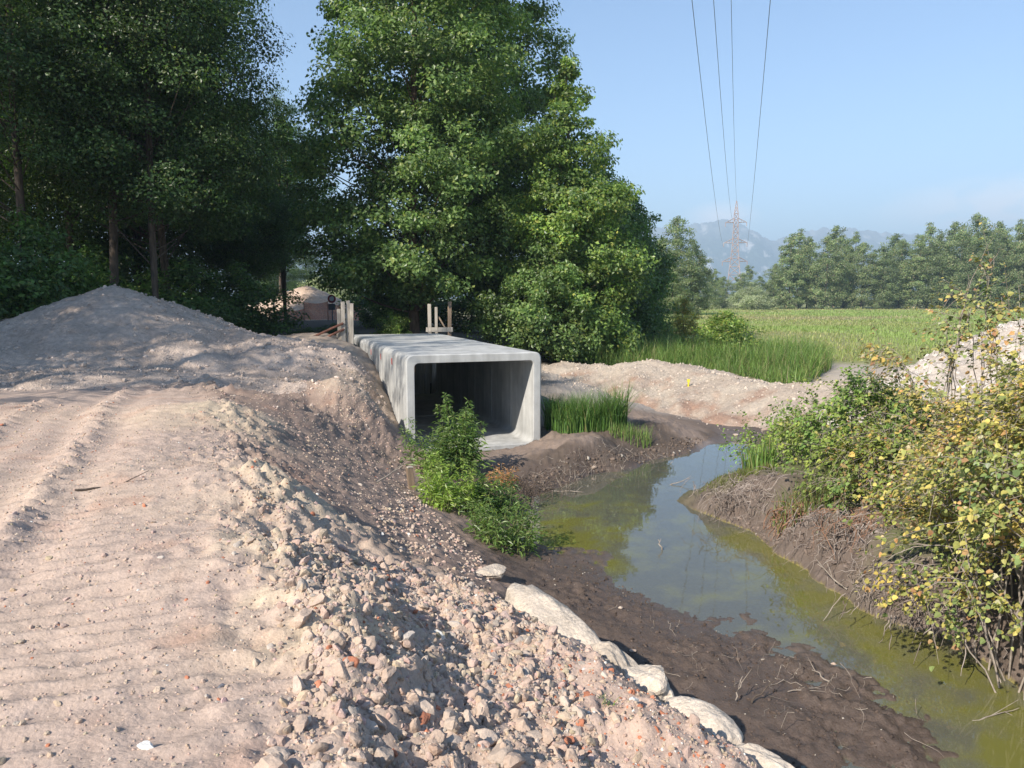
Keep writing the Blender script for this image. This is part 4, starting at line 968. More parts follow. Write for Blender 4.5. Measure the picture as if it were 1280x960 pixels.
# --- far tree line across the meadow
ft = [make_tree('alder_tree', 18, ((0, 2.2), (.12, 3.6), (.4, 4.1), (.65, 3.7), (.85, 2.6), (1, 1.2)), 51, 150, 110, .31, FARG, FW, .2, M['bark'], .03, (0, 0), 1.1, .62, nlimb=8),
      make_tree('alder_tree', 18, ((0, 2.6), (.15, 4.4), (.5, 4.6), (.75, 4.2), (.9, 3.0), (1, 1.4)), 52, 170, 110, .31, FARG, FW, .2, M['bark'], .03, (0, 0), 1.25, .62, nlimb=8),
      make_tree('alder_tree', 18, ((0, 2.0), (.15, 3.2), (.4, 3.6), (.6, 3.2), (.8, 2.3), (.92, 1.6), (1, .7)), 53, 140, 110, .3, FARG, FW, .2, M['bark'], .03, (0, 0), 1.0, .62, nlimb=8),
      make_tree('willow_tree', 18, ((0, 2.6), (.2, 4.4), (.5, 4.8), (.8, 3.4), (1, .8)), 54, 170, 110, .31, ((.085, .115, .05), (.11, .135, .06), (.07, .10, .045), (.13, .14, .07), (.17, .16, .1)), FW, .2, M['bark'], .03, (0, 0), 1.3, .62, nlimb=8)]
ORD = 'first second third fourth fifth sixth seventh eighth ninth tenth eleventh twelfth thirteenth fourteenth fifteenth sixteenth seventeenth eighteenth nineteenth twentieth'.split()
front = [(882, 337, 180), (905, 345, 190), (928, 342, 196), (950, 345, 190), (968, 335, 190), (990, 290, 188), (1012, 297, 192), (1035, 296, 187), (1058, 300, 193), (1080, 305, 188), (1104, 308, 186), (1128, 300, 190), (1152, 294, 186), (1178, 292, 184), (1204, 288, 182), (1230, 286, 178), (1256, 290, 180), (1282, 284, 176), (1310, 280, 176)]
back = [(1000, 284, 206), (1046, 283, 210), (1070, 288, 208), (1120, 292, 205), (1165, 276, 206), (1195, 278, 204), (1222, 268, 200), (1250, 278, 200), (1275, 272, 196), (935, 332, 225), (895, 335, 225), (970, 330, 225)]
def far_tree(k, u, vt, Yd, lab, grp):
    tp_ = atY(u, vt, Yd); h = tp_[2] - .8; pr = ft[k]; o = pr if not pr.get('label') else copy_tree(pr); s = h / 18
    wd = max(s, .55) * random.uniform(.95, 1.15); put(o, lab, 'tree', tp_[0], Yd, random.uniform(0, 6.28), (wd, wd, s), grp)
seqk = [1, 3, 1, 3, 1, 2, 0, 1, 0, 1, 3, 1, 2, 3, 1, 3, 1, 0, 1]
for i, (u, vt, Yd) in enumerate(front):
    far_tree(seqk[i], u, vt, Yd, f'{ORD[i]} tree from the left in the front row across the meadow', 'far tree line, front row')
for i, (u, vt, Yd) in enumerate(sorted(back)):
    far_tree((2, 0, 1, 2, 0, 2, 3, 2, 0, 1, 0, 2)[i], u, vt, Yd, f'{ORD[i]} tree from the left rising behind the far front row', 'far tree line, back row')
far_tree(3, 848, 270, 120, 'tall pale willow behind the lowest dark tree, left of the pylon', 'far tree line, willows'); far_tree(3, 868, 305, 122, 'shorter pale willow right beside the tall pale willow', 'far tree line, willows'); far_tree(1, 825, 300, 118, 'willow half hidden by the lowest dark tree', 'far tree line, willows'); far_tree(1, 842, 340, 100, 'low olive tree in front of the pale willows', 'far tree line, willows')

# ------------------------------------------------------------------ pylon, wires, mountains
M['steel'] = mat_grain('red_white_steel', (.30, .215, .20), (.44, .37, .355), (.05, .05, .16), .6, .05, .01)
M['wire'] = mat_grain('wire', (.10, .10, .11), (.14, .14, .15), (1, 1, 1), .5, .0, .01)
PY = 300.0; pb = atY(917, 372, PY); ptop = atY(917, 251, PY)[2]
pyl = thing('pylon', 'red and white lattice power pylon above the far trees', 'pylon', (pb[0], PY, .85), math.atan2(-(pb[0]), PY) )
Hp = ptop - .85
def strut(a, b2, r_): return tube(np.array([a, b2], float), r_, 4)
def half(z): return np.interp(z / Hp, (0, .55, .88, 1), (3.2, 1.15, .75, .05))
lv = [Hp * k for k in (0, .1, .2, .29, .37, .45, .52, .58, .64, .70, .76, .82, .88, .94, 1.0)]
for sx, sy in ((1, 1), (-1, 1), (-1, -1), (1, -1)):
    V, q = tube([(sx * half(z), sy * half(z), z) for z in lv], .13, 4); link('leg', mesh_np('leg', V, q), pyl, M['steel'])
for fi in range(4):
    c0 = ((1, 1), (-1, 1), (-1, -1), (1, -1))[fi]; c1 = ((1, 1), (-1, 1), (-1, -1), (1, -1))[(fi + 1) % 4]; ps = []
    for za, zb2 in zip(lv[:-1], lv[1:]):
        A0 = (c0[0] * half(za), c0[1] * half(za), za); A1 = (c1[0] * half(za), c1[1] * half(za), za); B0 = (c0[0] * half(zb2), c0[1] * half(zb2), zb2); Bb = (c1[0] * half(zb2), c1[1] * half(zb2), zb2)
        ps += [strut(A0, Bb, .075), strut(A1, B0, .075), strut(A0, A1, .07)]
    V, q = join(ps); link('bracing_face', mesh_np('bracing_face', V, q), pyl, M['steel'])
arms = []
for zf, ln in ((.795, 3.9), (.60, 4.3), (.42, 4.6)):
    z = Hp * zf; hw = half(z)
    for s in (-1, 1):
        tip = (s * ln, 0, z); ps = []
        for sy in (-1, 1): ps += [strut((s * hw, sy * hw, z), tip, .11), strut((s * hw, sy * hw, z + 1.5), tip, .09)]
        for k in (.35, .65): ps.append(strut((s * (hw + (ln - hw) * k), 0, z), (s * (hw + (ln - hw) * k), 0, z + 1.5 * (1 - k)), .07))
        ps.append(strut(tip, (s * ln, 0, z - 1.6), .12))
        V, q = join(ps); link('cross_arm', mesh_np('cross_arm', V, q), pyl, M['steel'])
pyl_m = Matrix.Translation(pyl.location) @ Matrix.Rotation(pyl.rotation_euler.z, 4, 'Z')
def wire(lab, start, u0, d0):
    """from the pylon towards and over the viewer; at distance d0 it crosses the top of the photo at u0"""
    e = atY(u0, 0, d0); a = np.array(start)
    # continue the straight plan line beyond, with the sag of one span
    dirp = (e - a); t1 = 1.0; Pp = []
    tEnd = (PY + 60) / (PY - d0)
    zA, zE = a[2], e[2]; kq = 7.5
    for t_ in np.linspace(0, tEnd, 120):
        sag = -kq * 4 * t_ / tEnd * (1 - t_ / tEnd); sagE = -kq * 4 * 1 / tEnd * (1 - 1 / tEnd)
        Pp.append((a[0] + dirp[0] * t_, a[1] + dirp[1] * t_, zA + (zE - sagE - zA) * t_ + sag))
    V, q = tube(np.array(Pp), .03, 5); o = link('power_line', mesh_np('power_line', V, q), None, M['wire']); tag(o, lab, 'cable', 'wires running from the pylon overhead')
def ptw(x, z): return tuple(pyl_m @ Vector((x, 0, z)))
wire('leftmost power line descending to the left arm of the pylon', ptw(-4.3, Hp * .6 - 1.6), 865, 66)
wire('second power line from the left, nearly touching the pylon top', ptw(-1.2, Hp * .795 + .2), 892, 72)
wire('thin earth wire in the middle, ending at the pylon tip', ptw(0, Hp), 914, 84)
wire('rightmost power line descending to the right arm of the pylon', ptw(4.3, Hp * .6 - 1.6), 963, 66)

xs = np.concatenate([np.linspace(-4200, 600, 60), np.linspace(612, 3300, 380), np.linspace(3330, 5600, 40)]); ys = np.linspace(3300, 5600, 170); MX, MY = np.meshgrid(xs, ys)
YR = 4300.0
def px(x): return 640 + x / YR * F
prof = np.array([(-400, 330), (200, 320), (600, 300), (760, 292), (840, 284), (900, 277), (925, 283), (958, 303), (985, 299), (1005, 289), (1050, 287), (1075, 291), (1120, 294), (1180, 296), (1280, 300), (1500, 310), (1900, 330)])
hr = (372 - np.interp(px(MX) + 6 * fbm(MX / 160, MY / 300, 3, 90), prof[:, 0], prof[:, 1])) / F * YR
dy_ = np.abs(MY - YR - 120 * fbm(MX / 500, MX * 0, 3, 91)); fall = np.clip(1 - dy_ / np.where(MY < YR, 950, 1200), 0, 1)
MZ = 2 + hr * fall ** 1.05 - 70 * fall * (1.15 - fall) * 2 * np.abs(fbm(MX / 300, MY / 420, 5, 92, .55)) + 34 * fall * (1.2 - fall) + 12 * fbm(MX / 60, MY / 60, 4, 93, .6) * fall
MZ = np.where(fall <= 0, -1, MZ)
n = len(xs); k = (np.arange(len(ys) - 1)[:, None] * n + np.arange(n - 1)[None, :]).ravel()
scar = np.clip(fbm(MX / 90, MY / 150, 5, 94, .6) - .38, 0, 1) * 4; scar = np.clip(scar, 0, 1)[..., None]
mcol = np.array((.045, .065, .035)) * (1 - scar) + np.array((.45, .43, .40)) * scar
rocky = sstep(.6, .95, fall)[..., None] * .6; mcol = mcol * (1 - rocky) + np.array((.22, .21, .19)) * rocky
mount = link('mountains', mesh_np('mountains', np.stack([MX, MY, MZ], -1).reshape(-1, 3), np.stack([k, k + 1, k + n + 1, k + n], -1), True, mcol.reshape(-1, 3)), None, mat_earth('mountain_rock', .01, .3, 5, .2)); tag(mount, kind='structure')

# ------------------------------------------------------------------ near plants
def blades(P, h, w_, lean, r, col, seg=3):
    """curved tapering blades standing at P"""
    n = len(P); a = r.uniform(0, 2 * math.pi, n); d = np.stack([np.cos(a), np.sin(a), 0 * a], -1); b_ = np.stack([-np.sin(a), np.cos(a), 0 * a], -1)
    rows = []
    for k in range(seg):
        t_ = k / seg; c_ = P + np.array([0, 0, 1.]) * (h * t_ * (1 - .25 * lean * t_))[:, None] + d * (h * lean * t_ ** 2)[:, None]; ww = (w_ * (1 - t_ ** 1.5) * .5)[:, None]
        rows += [c_ - b_ * ww, c_ + b_ * ww]
    rows.append(P + np.array([0, 0, 1.]) * (h * (1 - .25 * lean))[:, None] + d * (h * lean)[:, None])
    K_ = 2 * seg + 1; V = np.stack(rows, 1).reshape(-1, 3); f = []
    for k in range(seg - 1): f += [[2 * k, 2 * k + 1, 2 * k + 3], [2 * k, 2 * k + 3, 2 * k + 2]]
    f.append([2 * seg - 2, 2 * seg - 1, 2 * seg]); f = np.array(f)
    return V, (f[None] + (np.arange(n) * K_)[:, None, None]).reshape(-1, 3), np.repeat(col, K_, 0)
def blade_obj(name, P2, hmin, hmax, w_, lean, cols, wts, seed, parent=None, off=None, seg=3, zf=None):
    r = np.random.default_rng(seed); n = len(P2); z = (zf or ground_z)(P2[:, 0], P2[:, 1]) - .02
    P3 = np.stack([P2[:, 0], P2[:, 1], z], -1)
    if off is not None: P3 = P3 - np.array(off)
    V, f, c = blades(P3, r.uniform(hmin, hmax, n) * np.clip(1 + .55 * fbm(P2[:, 0] * .5, P2[:, 1] * .5, 3, seed % 50), .45, 1.5), w_ * r.uniform(.6, 1.3, n), lean * r.uniform(.2, 1.4, n), r, palette(n, r, cols, wts), seg)
    return link(name, mesh_np(name, V, f, False, c), parent, M['grass'])
REED = ((.15, .25, .06), (.20, .29, .075), (.11, .20, .045), (.27, .29, .11), (.26, .21, .12)); RW = (4, 3, 2, 1.3, .5)
MEAD = ((.15, .185, .05), (.20, .215, .07), (.12, .165, .04), (.27, .25, .11), (.17, .13, .08)); MW = (4, 3, 3, 2, .6)
r = np.random.default_rng(61)
reed_poly = [(2.6, 30.6), (3.8, 29.4), (6.2, 28.8), (8.2, 27.4), (9.6, 25.6), (10.3, 26.5), (12.5, 30), (14, 34), (11, 38), (7, 38), (3.4, 34)]
q = rnd_in(reed_poly, 17000, r); tag(blade_obj('reed_bed', q, .5, 1.3, .026, .75, REED, RW, 62), 'tall bright green reed bed behind the gravel berm', 'reeds', kind='stuff')
def fieldpts(n, y0, y1, r, a0=-.02, a1=.85):
    y = np.exp(r.uniform(math.log(y0), math.log(y1), n)); return np.stack([y * r.uniform(a0, a1, n), y], -1)
q1 = fieldpts(26000, 31, 80, r, .12, .75); q1 = q1[~inpoly(q1[:, 0], q1[:, 1], reed_poly)]; path = inpoly(q1[:, 0], q1[:, 1], [(9.5, 21), (11, 24.5), (13, 33), (18, 34), (20, 28), (14, 21)]); q1 = q1[~path]
q2 = fieldpts(52000, 70, 196, r, .1, .8)
def meadow(name, q, hmin, hmax, w_, seed):
    r2 = np.random.default_rng(seed); n = len(q); z = ground_z(q[:, 0], q[:, 1]) - .02
    pat = fbm(q[:, 0] / 22, q[:, 1] / 30, 3, 64); pat2 = fbm(q[:, 0] / 60, q[:, 1] / 14, 3, 65); col = palette(n, r2, MEAD, MW, .08)
    gb = np.clip(.65 + pat * 1.3, 0, 1)[:, None]; col = col * (1 - gb) + palette(n, r2, ((.14, .205, .05), (.165, .225, .06)), (1, 1), .06) * gb
    tan = np.clip(pat2 * 1.6 - .25 + sstep(120, 190, q[:, 1]) * .35, 0, 1)[:, None]; col = col * (1 - tan) + palette(n, r2, ((.24, .21, .115), (.19, .17, .09)), (1, 1)) * tan
    col = col * 1.6 + np.array([.03, .02, .02])
    V, f, c = blades(np.stack([q[:, 0], q[:, 1], z], -1), r2.uniform(hmin, hmax, n) * (1 + .4 * np.clip(pat, -1, 1)), w_ * q[:, 1] / 60, .8 * r2.uniform(.2, 1.4, n), r2, col, 2)
    return link(name, mesh_np(name, V, f, False, c), None, M['grass'])
tag(meadow('meadow_grass', np.concatenate([q1, q2]), .15, .42, .065, 66), 'yellow green meadow grass stretching to the far tree line', 'grass', kind='stuff')

def herb(name, label, cat, x, y, nstem, hmin, hmax, spread, leaf, cols, wts, seed, per=34, wr=.3, group=None, stemcol='twig', lean=.25, shape='narrow'):
    r = np.random.default_rng(seed); root = thing(name, label, cat, (x, y, gz(x, y) - .03), 0, group); parts = []; LP, LN, LT, LL = [], [], [], []
    for k in range(nstem):
        a = r.uniform(0, 6.283); rr = spread * math.sqrt(r.uniform()); b0 = np.array([rr * math.cos(a) * .7, rr * math.sin(a) * .7, 0.]); b0[2] = gz(x + b0[0], y + b0[1]) - root.location.z - .03
        h = r.uniform(hmin, hmax) * (1 - .35 * rr / max(spread, .01)); dv = np.array([math.cos(a), math.sin(a), 0]) * lean * h * r.uniform(.2, 1)
        t_ = np.linspace(0, 1, 7)[:, None]; Pp = b0 + np.array([0, 0, h]) * t_ + dv * t_ ** 2; parts.append(tube(Pp, np.linspace(.007, .002, 7), 5))
        n = int(per * h / hmax * r.uniform(.8, 1.2)) + 6; ts = r.uniform(.08, 1, n) ** .8; az = r.uniform(0, 6.283, n)
        out = np.stack([np.cos(az), np.sin(az), r.uniform(-.25, .55, n)], -1); br = (leaf * 1.6 * (1 - ts) + leaf * .2)[:, None] * r.uniform(.1, 1, (n, 1))
        LP.append(b0 + np.array([0, 0, h]) * ts[:, None] + dv * ts[:, None] ** 2 + out * br); LT.append(out); LN.append(np.array([0, 0, 1.]) + .45 * r.normal(size=(n, 3))); LL.append(leaf * (1.15 - .6 * ts) * r.uniform(.7, 1.3, n))
    V, qd = join(parts); link('stems', mesh_np('stems', V, qd, True), root, M[stemcol])
    LP, LN, LT, LL = map(np.concatenate, (LP, LN, LT, LL)); V, f, c = leaf_mesh(LP, LN, LL, wr, r, palette(len(LP), r, cols, wts), shape, LT)
    link('foliage', mesh_np('foliage', V, f, False, c), root, M['leaf']); return root
M['stem_green'] = mat_grain('green_stem', (.10, .13, .04), (.16, .17, .06), (10, 10, 10), .7, .1, .003)
WEED = ((.082, .13, .036), (.105, .15, .046), (.06, .098, .028), (.135, .165, .06)); WW = (4, 3, 2, 1)
p = at(574, 590, .3); herb('tall_weed', 'tall leafy green weed in front of the culvert mouth', 'weed', p[0], 14.6, 22, .8, 1.95, .52, .18, WEED, WW, 701, 150, .28, 'weeds at the slope foot', 'stem_green', .12)
herb('weed_clump', 'bushy green weed clump at the left foot of the culvert', 'weed', -1.55, 14.2, 26, .5, 1.2, .6, .15, WEED, WW, 702, 80, .28, 'weeds at the slope foot', 'stem_green', .3)
herb('weed_clump', 'bright green weed clump below the wooden stake', 'weed', -.95, 12.0, 40, .45, 1.05, .75, .13, ((.15, .21, .04), (.18, .24, .055), (.11, .16, .035), (.20, .22, .08)), WW, 703, 70, .3, 'weeds at the slope foot', 'stem_green', .35)
herb('weed_clump', 'grassy weed clump hanging to the pond edge near the grey boulder', 'weed', -.1, 10.5, 40, .4, .95, .62, .13, WEED, WW, 704, 60, .25, 'weeds at the slope foot', 'stem_green', .45)
herb('weed_clump', 'darker weed clump between the bright clump and the dry stalks', 'weed', -.35, 12.4, 28, .4, .95, .55, .13, DARKG, DW, 705, 70, .3, 'weeds at the slope foot', 'stem_green', .3)
herb('dry_weed', 'rust brown withered stalks beside the culvert mouth', 'weed', -.2, 14.0, 12, .3, .6, .3, .13, ((.26, .13, .06), (.34, .2, .1), (.18, .10, .05)), (2, 2, 1), 706, 40, .22, None, 'twig', .4)
# grass tuft by the mound
def tuft(name, label, x, y, n, rx, ry, hmin, hmax, w_, lean, cols, wts, seed, group=None):
    r2 = np.random.default_rng(seed); root = thing(name, label, 'grass tuft', (x, y, gz(x, y) - .02), 0, group); a = r2.uniform(0, 6.283, n); q = np.sqrt(r2.uniform(0, 1, n))
    P2 = np.stack([x + rx * q * np.cos(a), y + ry * q * np.sin(a)], -1); blade_obj('blades', P2, hmin, hmax, w_, lean, cols, wts, seed, root, tuple(root.location)); return root
tuft('reed_tuft', 'lush dark green reed tuft right of the culvert mouth', 1.8, 18.5, 2000, 1.0, .75, .6, 1.3, .018, .6, ((.10, .20, .045), (.14, .235, .055), (.075, .15, .035), (.2, .2, .08)), (3, 2, 2, .6), 711)
tuft('grass_tuft', 'small grass tuft between the two mud mounds', 2.75, 17.6, 260, .5, .4, .25, .5, .014, .5, REED, RW, 712)
tuft('grass_tuft', 'upright iris like tuft on the tip of the right bank', 4.55, 13.9, 150, .28, .3, .4, .85, .03, .3, REED, RW, 713)
tuft('grass_tuft', 'grass draping over the edge of the right bank', 4.35, 11.0, 260, .5, .4, .3, .6, .014, .9, MEAD, MW, 714)
tuft('grass_tuft', 'mossy short grass on the nose of the right bank', 3.9, 13.1, 900, .6, .55, .05, .14, .012, .6, ((.14, .17, .04), (.18, .2, .05), (.2, .18, .07)), (2, 2, 1), 715)
tuft('cattail_tuft', 'narrow dark cattail tuft standing before the lowest dark tree', 3.75, 31.3, 40, .25, .25, 1.2, 2.3, .03, .2, REED, RW, 716)

def shrub(name, label, cat, x, y, rx, ry, h, nstem, ntwig, nleaf, leaf, cols, wts, seed, single=0, sprays=0, shape='lobed', wr=.8, z0=0, base=.55):
    r = np.random.default_rng(seed); root = thing(name, label, cat, (x, y, gz(x, y) - .05)); parts = []; tips = []; tw = []
    for k in range(nstem):
        a = r.uniform(0, 6.283); q = math.sqrt(r.uniform()); b0 = np.array([rx * base * q * math.cos(a), ry * base * q * math.sin(a), 0.]); b0[2] = gz(x + b0[0], y + b0[1]) - root.location.z - .05
        el = r.uniform(.05, 1.5); a2 = a + r.normal(0, .6); e = np.array([rx * math.cos(el) * math.cos(a2), ry * math.cos(el) * math.sin(a2), max(.15, h * math.sin(el) * (1.0 if k >= sprays else r.uniform(1.05, 1.35)))])
        md = (b0 + e) / 2 + np.array([0, 0, .35 * h]) + r.normal(0, .12, 3); t_ = np.linspace(0, 1, 12)[:, None]; Pp = (1 - t_) ** 2 * b0 + 2 * t_ * (1 - t_) * md + t_ ** 2 * e; Pp[1:] += r.normal(0, .02, (11, 3))
        parts.append(tube(Pp, np.linspace(.010, .003, 12), 5)); tw.append(Pp[4:])
    for k in range(ntwig):
        sP = tw[r.integers(nstem)]; b0 = sP[r.integers(len(sP))]; dv = unit(b0 * np.array([1, 1, .4]) + r.normal(0, .7 * max(rx, .5), 3)) * r.uniform(.25, .75); t_ = np.linspace(0, 1, 7)[:, None]
        Pp = b0 + dv * t_ + np.array([0, 0, -.22]) * t_ ** 2 * r.uniform(-.3, 1.4); parts.append(tube(Pp, np.linspace(.004, .0015, 7), 4)); tw.append(Pp)
    V, qd = join(parts); link('stems', mesh_np('stems', V, qd, True), root, M['twig'])
    allp = np.concatenate(tw[nstem:]); A = allp[r.integers(len(allp), size=nleaf)] + r.normal(0, .035, (nleaf, 3)); out = unit(A * np.array([1 / rx, 1 / ry, .6 / h]))
    Nn = out * .7 + np.array([0, 0, .6]) + .5 * r.normal(size=(nleaf, 3)); LL = leaf * np.clip(r.normal(1, .3, nleaf), .4, 1.8)
    pat = fbm(A[:, 0] * 1.3 + seed, A[:, 1] * 1.3 + A[:, 2], 3, seed % 60); col = palette(nleaf, r, cols, wts); shift = np.clip(pat, -.8, .8)[:, None]; col = np.clip(col * (1 + np.array([.35, .1, -.1]) * shift), .01, .8)
    wpos = A + np.array(root.location); sz = LL / np.linalg.norm(wpos - np.array([0, 0, CZ]), axis=1); sz *= ((wpos[:, 0] / wpos[:, 1] < .66)); od = np.argsort(-sz); pick, rest = od[:single], od[single:]
    axh = unit(out * np.array([1, 1, .2]) + np.array([0, 0, -.35]))
    V, f, c = leaf_mesh(A[rest], Nn[rest], LL[rest], wr, r, col[rest], shape, axh[rest]); tag(link('foliage', mesh_np('foliage', V, f, False, c), root, M['leaf_dry']), kind='stuff')
    if single:
        protos = []
        for cc in cols:
            V, f, c = leaf_mesh(np.zeros((1, 3)), np.array([[0, 0, 1.]]), np.ones(1), wr, np.random.default_rng(3), np.array([cc]), shape, np.array([[5., 0, 0]])); me = mesh_np('leaf', V, f, False, c); me.materials.append(M['leaf_dry']); protos.append(me)
        for i in pick:
            N_ = unit(Nn[i]); T_ = axh[i] + .3 * r.normal(size=3); T_ = unit(T_ - T_.dot(N_) * N_); Bv = np.cross(N_, T_); o = link('leaf', protos[r.choice(len(cols), p=np.array(wts) / sum(wts))], root)
            mw = Matrix(((T_[0], Bv[0], N_[0], A[i][0]), (T_[1], Bv[1], N_[1], A[i][1]), (T_[2], Bv[2], N_[2], A[i][2]), (0, 0, 0, 1))) @ Matrix.Scale(LL[i], 4); o.matrix_local = mw
    return root
YSH = ((.235, .205, .06), (.30, .255, .08), (.16, .165, .05), (.27, .165, .075), (.105, .125, .04), (.20, .115, .06), (.27, .23, .14)); YW = (5, 3, 5, .9, 3, .5, .8)
OSH = ((.24, .195, .065), (.27, .165, .075), (.20, .185, .06), (.21, .11, .06), (.125, .135, .045), (.26, .215, .13)); OW = (3, 1.3, 3.5, .7, 3, 1)
shrub('yellowing_shrub', 'large yellowing shrub overhanging the pond at the right photo edge', 'shrub', 5.55, 6.75, 2.05, 1.6, 2.35, 130, 1200, 32000, .043, YSH, YW, 801, 280)
shrub('yellowing_shrub', 'yellow and brown shrub thicket behind the overhanging one', 'shrub', 7.2, 9.3, 2.0, 1.7, 1.9, 90, 760, 19000, .045, OSH, OW, 802)
shrub('orange_shrub', 'tall sparse orange leaved shrub in front of the spoil heap', 'shrub', 7.15, 11.2, 2.1, 1.5, 2.55, 40, 260, 3800, .055, OSH, OW, 803, 0, 24)
shrub('green_shrub', 'leafy green shrub on the bank before the spoil heap', 'shrub', 5.85, 12.6, 1.35, 1.6, 1.2, 70, 480, 13000, .05, ((.10, .15, .035), (.13, .175, .045), (.075, .115, .03), (.18, .18, .06)), (4, 3, 2, 1), 804)
shrub('green_shrub', 'low green herbs behind the iris like tuft', 'shrub', 5.35, 15.2, 1.0, 1.0, .95, 40, 220, 4200, .05, ((.12, .18, .035), (.16, .22, .05), (.09, .14, .03)), (3, 2, 2), 805)
shrub('bramble', 'low green and reddish bramble on the bank top left of the yellow shrub', 'shrub', 5.35, 10.4, 1.0, 1.4, .75, 46, 260, 6000, .045, ((.10, .14, .035), (.13, .16, .045), (.17, .12, .05), (.075, .11, .03)), (3, 3, 1, 2), 806)

# ------------------------------------------------------------------ roots, litter and twigs
def tangle(name, label, cat, pts, n, ln, seed, mat, rad=.005, down=.6, spread=.25):
    r = np.random.default_rng(seed); pts = np.array(pts, float); o0 = pts[0].copy(); parts = []
    for k in range(n):
        i = r.uniform(0, len(pts) - 1.001); a = pts[int(i)] + (pts[int(i) + 1] - pts[int(i)]) * (i - int(i)) + r.normal(0, spread, 3) * np.array([1, 1, .45]); d = unit(r.normal(size=3) + np.array([-.6, -.3, -down])) * ln * r.uniform(.4, 1.3)
        t_ = np.linspace(0, 1, 6)[:, None]; Pp = a + d * t_ + np.cumsum(r.normal(0, .018, (6, 3)), 0) + np.array([0, 0, -.08]) * t_ ** 2
        Pp[:, 2] = np.maximum(Pp[:, 2], ground_z(Pp[:, 0], Pp[:, 1]) + .004); parts.append(tube(Pp - o0, np.linspace(rad, rad * .35, 6) * r.uniform(.5, 1.8), 4))
    V, qd = join(parts); o = link(name, mesh_np(name, V, qd, True), None, mat); o.location = o0; return tag(o, label, cat, kind='stuff')
M['root'] = mat_grain('dry_root', (.12, .09, .072), (.40, .34, .30), (3, 3, 3), .9, .2, .004)
M['root_red'] = mat_grain('rusty_root', (.20, .10, .06), (.34, .20, .13), (9, 9, 9), .9, .2, .004)
def bk(u, v, z): q = at(u, v, z); return (q[0], q[1], max(z, gz(q[0], q[1])))
tangle('root_tangle', 'grey dead root tangle on the nose of the right bank', 'roots', [bk(890, 612, .42), bk(930, 620, .42), bk(970, 612, .5)], 260, .28, 901, M['root'])
tangle('root_tangle', 'grey roots below the bramble along the bank edge', 'roots', [bk(1020, 640, .6), bk(1060, 660, .62), bk(1090, 670, .6)], 240, .3, 902, M['root'])
tangle('root_tangle', 'pale matted roots hanging to the water below the yellow shrub', 'roots', [bk(1100, 715, .5), bk(1140, 740, .4), bk(1190, 765, .4)], 240, .25, 903, M['root'])
tangle('root_tangle', 'rust brown dead fern hanging on the bank face', 'roots', [bk(980, 640, .42), bk(1010, 650, .4)], 150, .3, 904, M['root_red'], .008, 1.4, .1)
tangle('root_tangle', 'reddish root mat under the turf beside the yellow shrub', 'roots', [bk(1070, 655, .62), bk(1100, 660, .65)], 160, .3, 905, M['root_red'], .004)
tangle('root_tangle', 'dark root litter on the mud bank left of the pond', 'roots', [bk(640, 600, .25), bk(670, 615, .15), bk(700, 600, .2)], 200, .3, 906, M['bark'], .005)
def twig(lab, u, v, z, ln, rz, el, seed, rad=.009, mat='twig'):
    r = np.random.default_rng(seed); q = at(u, v, z); zz = max(gz(q[0], q[1]), -.01); d = np.array([math.cos(rz) * math.cos(el), math.sin(rz) * math.cos(el), math.sin(el)]); t_ = np.linspace(0, 1, 8)[:, None]
    Pp = d * ln * t_ + np.cumsum(r.normal(0, .012, (8, 3)), 0) * np.array([1, 1, .5]); parts = [tube(Pp, np.linspace(rad, rad * .35, 8), 6)]
    for k in range(2):
        i = 3 + 2 * k; dv = (d + r.normal(0, .6, 3)) * ln * .35; parts.append(tube(Pp[i] + dv * np.linspace(0, 1, 4)[:, None], np.linspace(rad * .5, rad * .2, 4), 5))
    V, qd = join(parts); o = link('dead_twig', mesh_np('dead_twig', V, qd, True), None, M[mat]); o.location = (q[0], q[1], zz + .012); tag(o, lab, 'twig', 'dead twigs in the pond and mud')
twig('forked pale twig upright in the mud next to the bank shadow', 920, 880, .05, .22, .9, 1.0, 921)
twig('dark twig leaning beside the forked pale twig in mud', 940, 880, .05, .3, .6, .5, 922, .01, 'bark')
twig('slim pale twig lying in the shallow flat right of the forked one', 1040, 860, .0, .2, 2.0, .15, 923)
twig('thin curved twig lying on the wet mud flat', 985, 870, .02, .35, .2, .05, 924, .006)
twig('dead twigs poking out of the water in midstream', 838, 606, 0, .45, .3, .35, 925, .01)
twig('short pale stub sticking out of midstream water', 827, 688, 0, .14, 1.8, 1.2, 926, .012)
twig('pale stick lying on the mud edge of the flat', 950, 828, .01, .32, .1, .02, 927, .009)
twig('sticks lying on the mud bank in front of the dark mound', 690, 608, .08, .6, -.3, .05, 928, .012)
twig('thin upright stick at the left mud shore', 712, 600, .05, .35, 1.2, 1.2, 929, .008)
twig('white stick propped on the right bank face', 1060, 730, .15, .5, 2.4, .5, 930, .012)
twig('bent twig trailing from the yellow shrub into the algae', 1215, 900, 0, .5, .3, .1, 931, .007)
twig('dark stick lying on the haul road', 95, 618, 1.96, .5, .55, .02, 932, .012, 'bark')
twig('stick leaning on the shaded slope left of the stake', 470, 610, .8, .6, .9, .3, 933, .012)
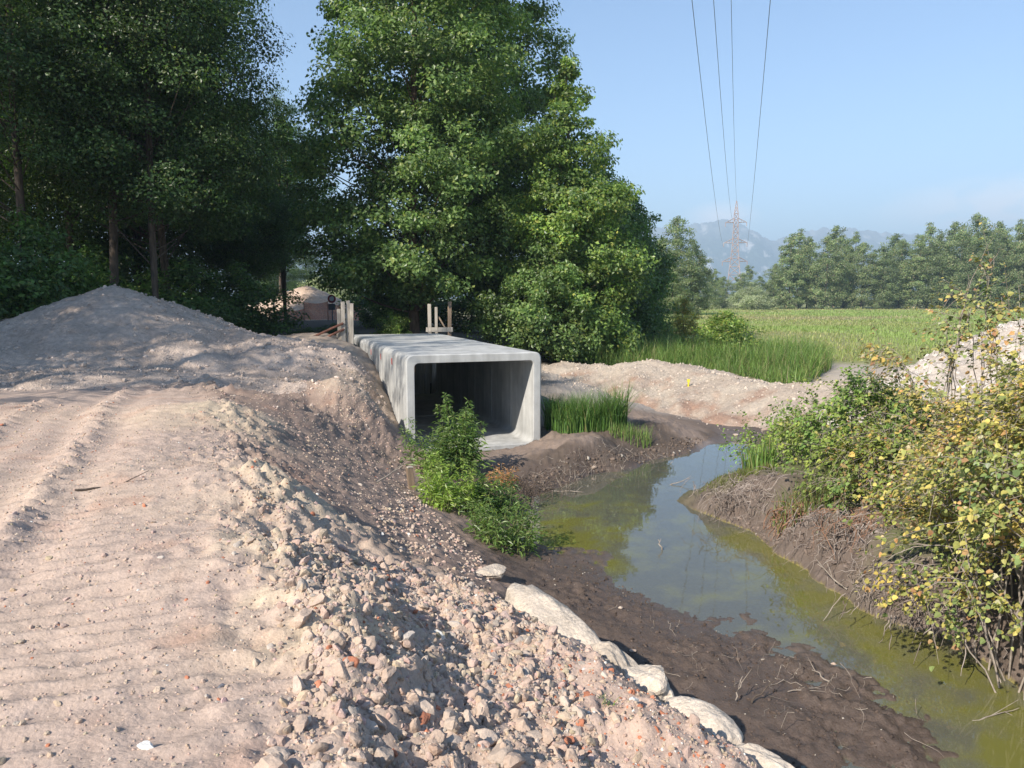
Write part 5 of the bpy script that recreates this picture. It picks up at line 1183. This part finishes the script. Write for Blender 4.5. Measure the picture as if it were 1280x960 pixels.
# yellow marker on the berm
q = np.array(bp2[4]); mk = thing('marker_peg', 'small yellow marker peg on the crest of the gravel berm', 'peg', (5.75, 24.9, float(surf_z(np.array([5.75]), np.array([24.9]))[0]) - .05))
M['yellow'] = mat_grain('yellow_paint', (.62, .52, .04), (.70, .60, .08), (9, 9, 9), .6, .05, .002)
V, f = box(.05, .05, .3, True, .006); link('peg', mesh_np('peg', V, f), mk, M['yellow']); V, f = box(.09, .055, .10, True, .006); o = link('tag_plate', mesh_np('tag_plate', V, f), mk, M['yellow']); o.location = (0, 0, .2)

# ------------------------------------------------------------------ haze: the air itself
hz = bpy.data.materials.new('haze_air'); hz.use_nodes = True; t = hz.node_tree
t.nodes.remove(t.nodes['Principled BSDF']); pv = t.nodes.new('ShaderNodeVolumePrincipled'); pv.inputs['Color'].default_value = (.60, .80, 1.0, 1); pv.inputs['Density'].default_value = .00042; pv.inputs['Anisotropy'].default_value = .0
t.links.new(pv.outputs[0], t.nodes['Material Output'].inputs['Volume'])
V, f = box(13000, 8200, 480, True); V = V + np.array([0, 2300, -2.5]); haze = link('haze', mesh_np('haze', V, f), None, hz); tag(haze, kind='stuff')

# more litter on the banks, and a sprig of withered leaves in the wood's edge
tangle('root_tangle', 'thin roots and straw along the whole face of the right bank', 'roots', [bk(900, 630, .2), bk(960, 645, .25), bk(1010, 680, .25), bk(1070, 715, .25), bk(1130, 750, .25)], 160, .2, 907, M['root'], .004)
tangle('straw_litter', 'straw and stalk litter scattered on the wet mud flat', 'litter', [bk(780, 790, .06), bk(880, 820, .04), bk(960, 850, .04), bk(1050, 890, .02), bk(1100, 930, .02)], 60, .2, 908, M['twig'], .0025, 1.5, .4)
tangle('straw_litter', 'straw litter on the left mud shore below the mounds', 'litter', [bk(670, 605, .15), bk(740, 585, .15), bk(820, 565, .15)], 130, .3, 909, M['twig'], .004, 1.5, .3)
tuft('grass_tuft', 'tiny green sprig growing in the brick rubble', *(float(k) for k in at(758, 902, 1.2)[:2]), 26, .05, .05, .03, .08, .007, .8, REED, RW, 717)
for lab, u, v, sz in (('white plaster lump at the bottom edge of the haul road', 184, 938, .036), ('flat dark grey pebble on the haul road', 278, 861, .026)):
    q = at(u, v, 1.95); o = link('lump', mesh_np('lump', *rock(2, 611 if sz > .03 else 612, 14, .6, .2)), None, M['tile'] if sz > .03 else M['sign_grey']); o.location = (q[0], q[1], gz(q[0], q[1]) + sz * .3); o.scale = (sz, sz * .8, sz * .7); tag(o, lab, 'stone')
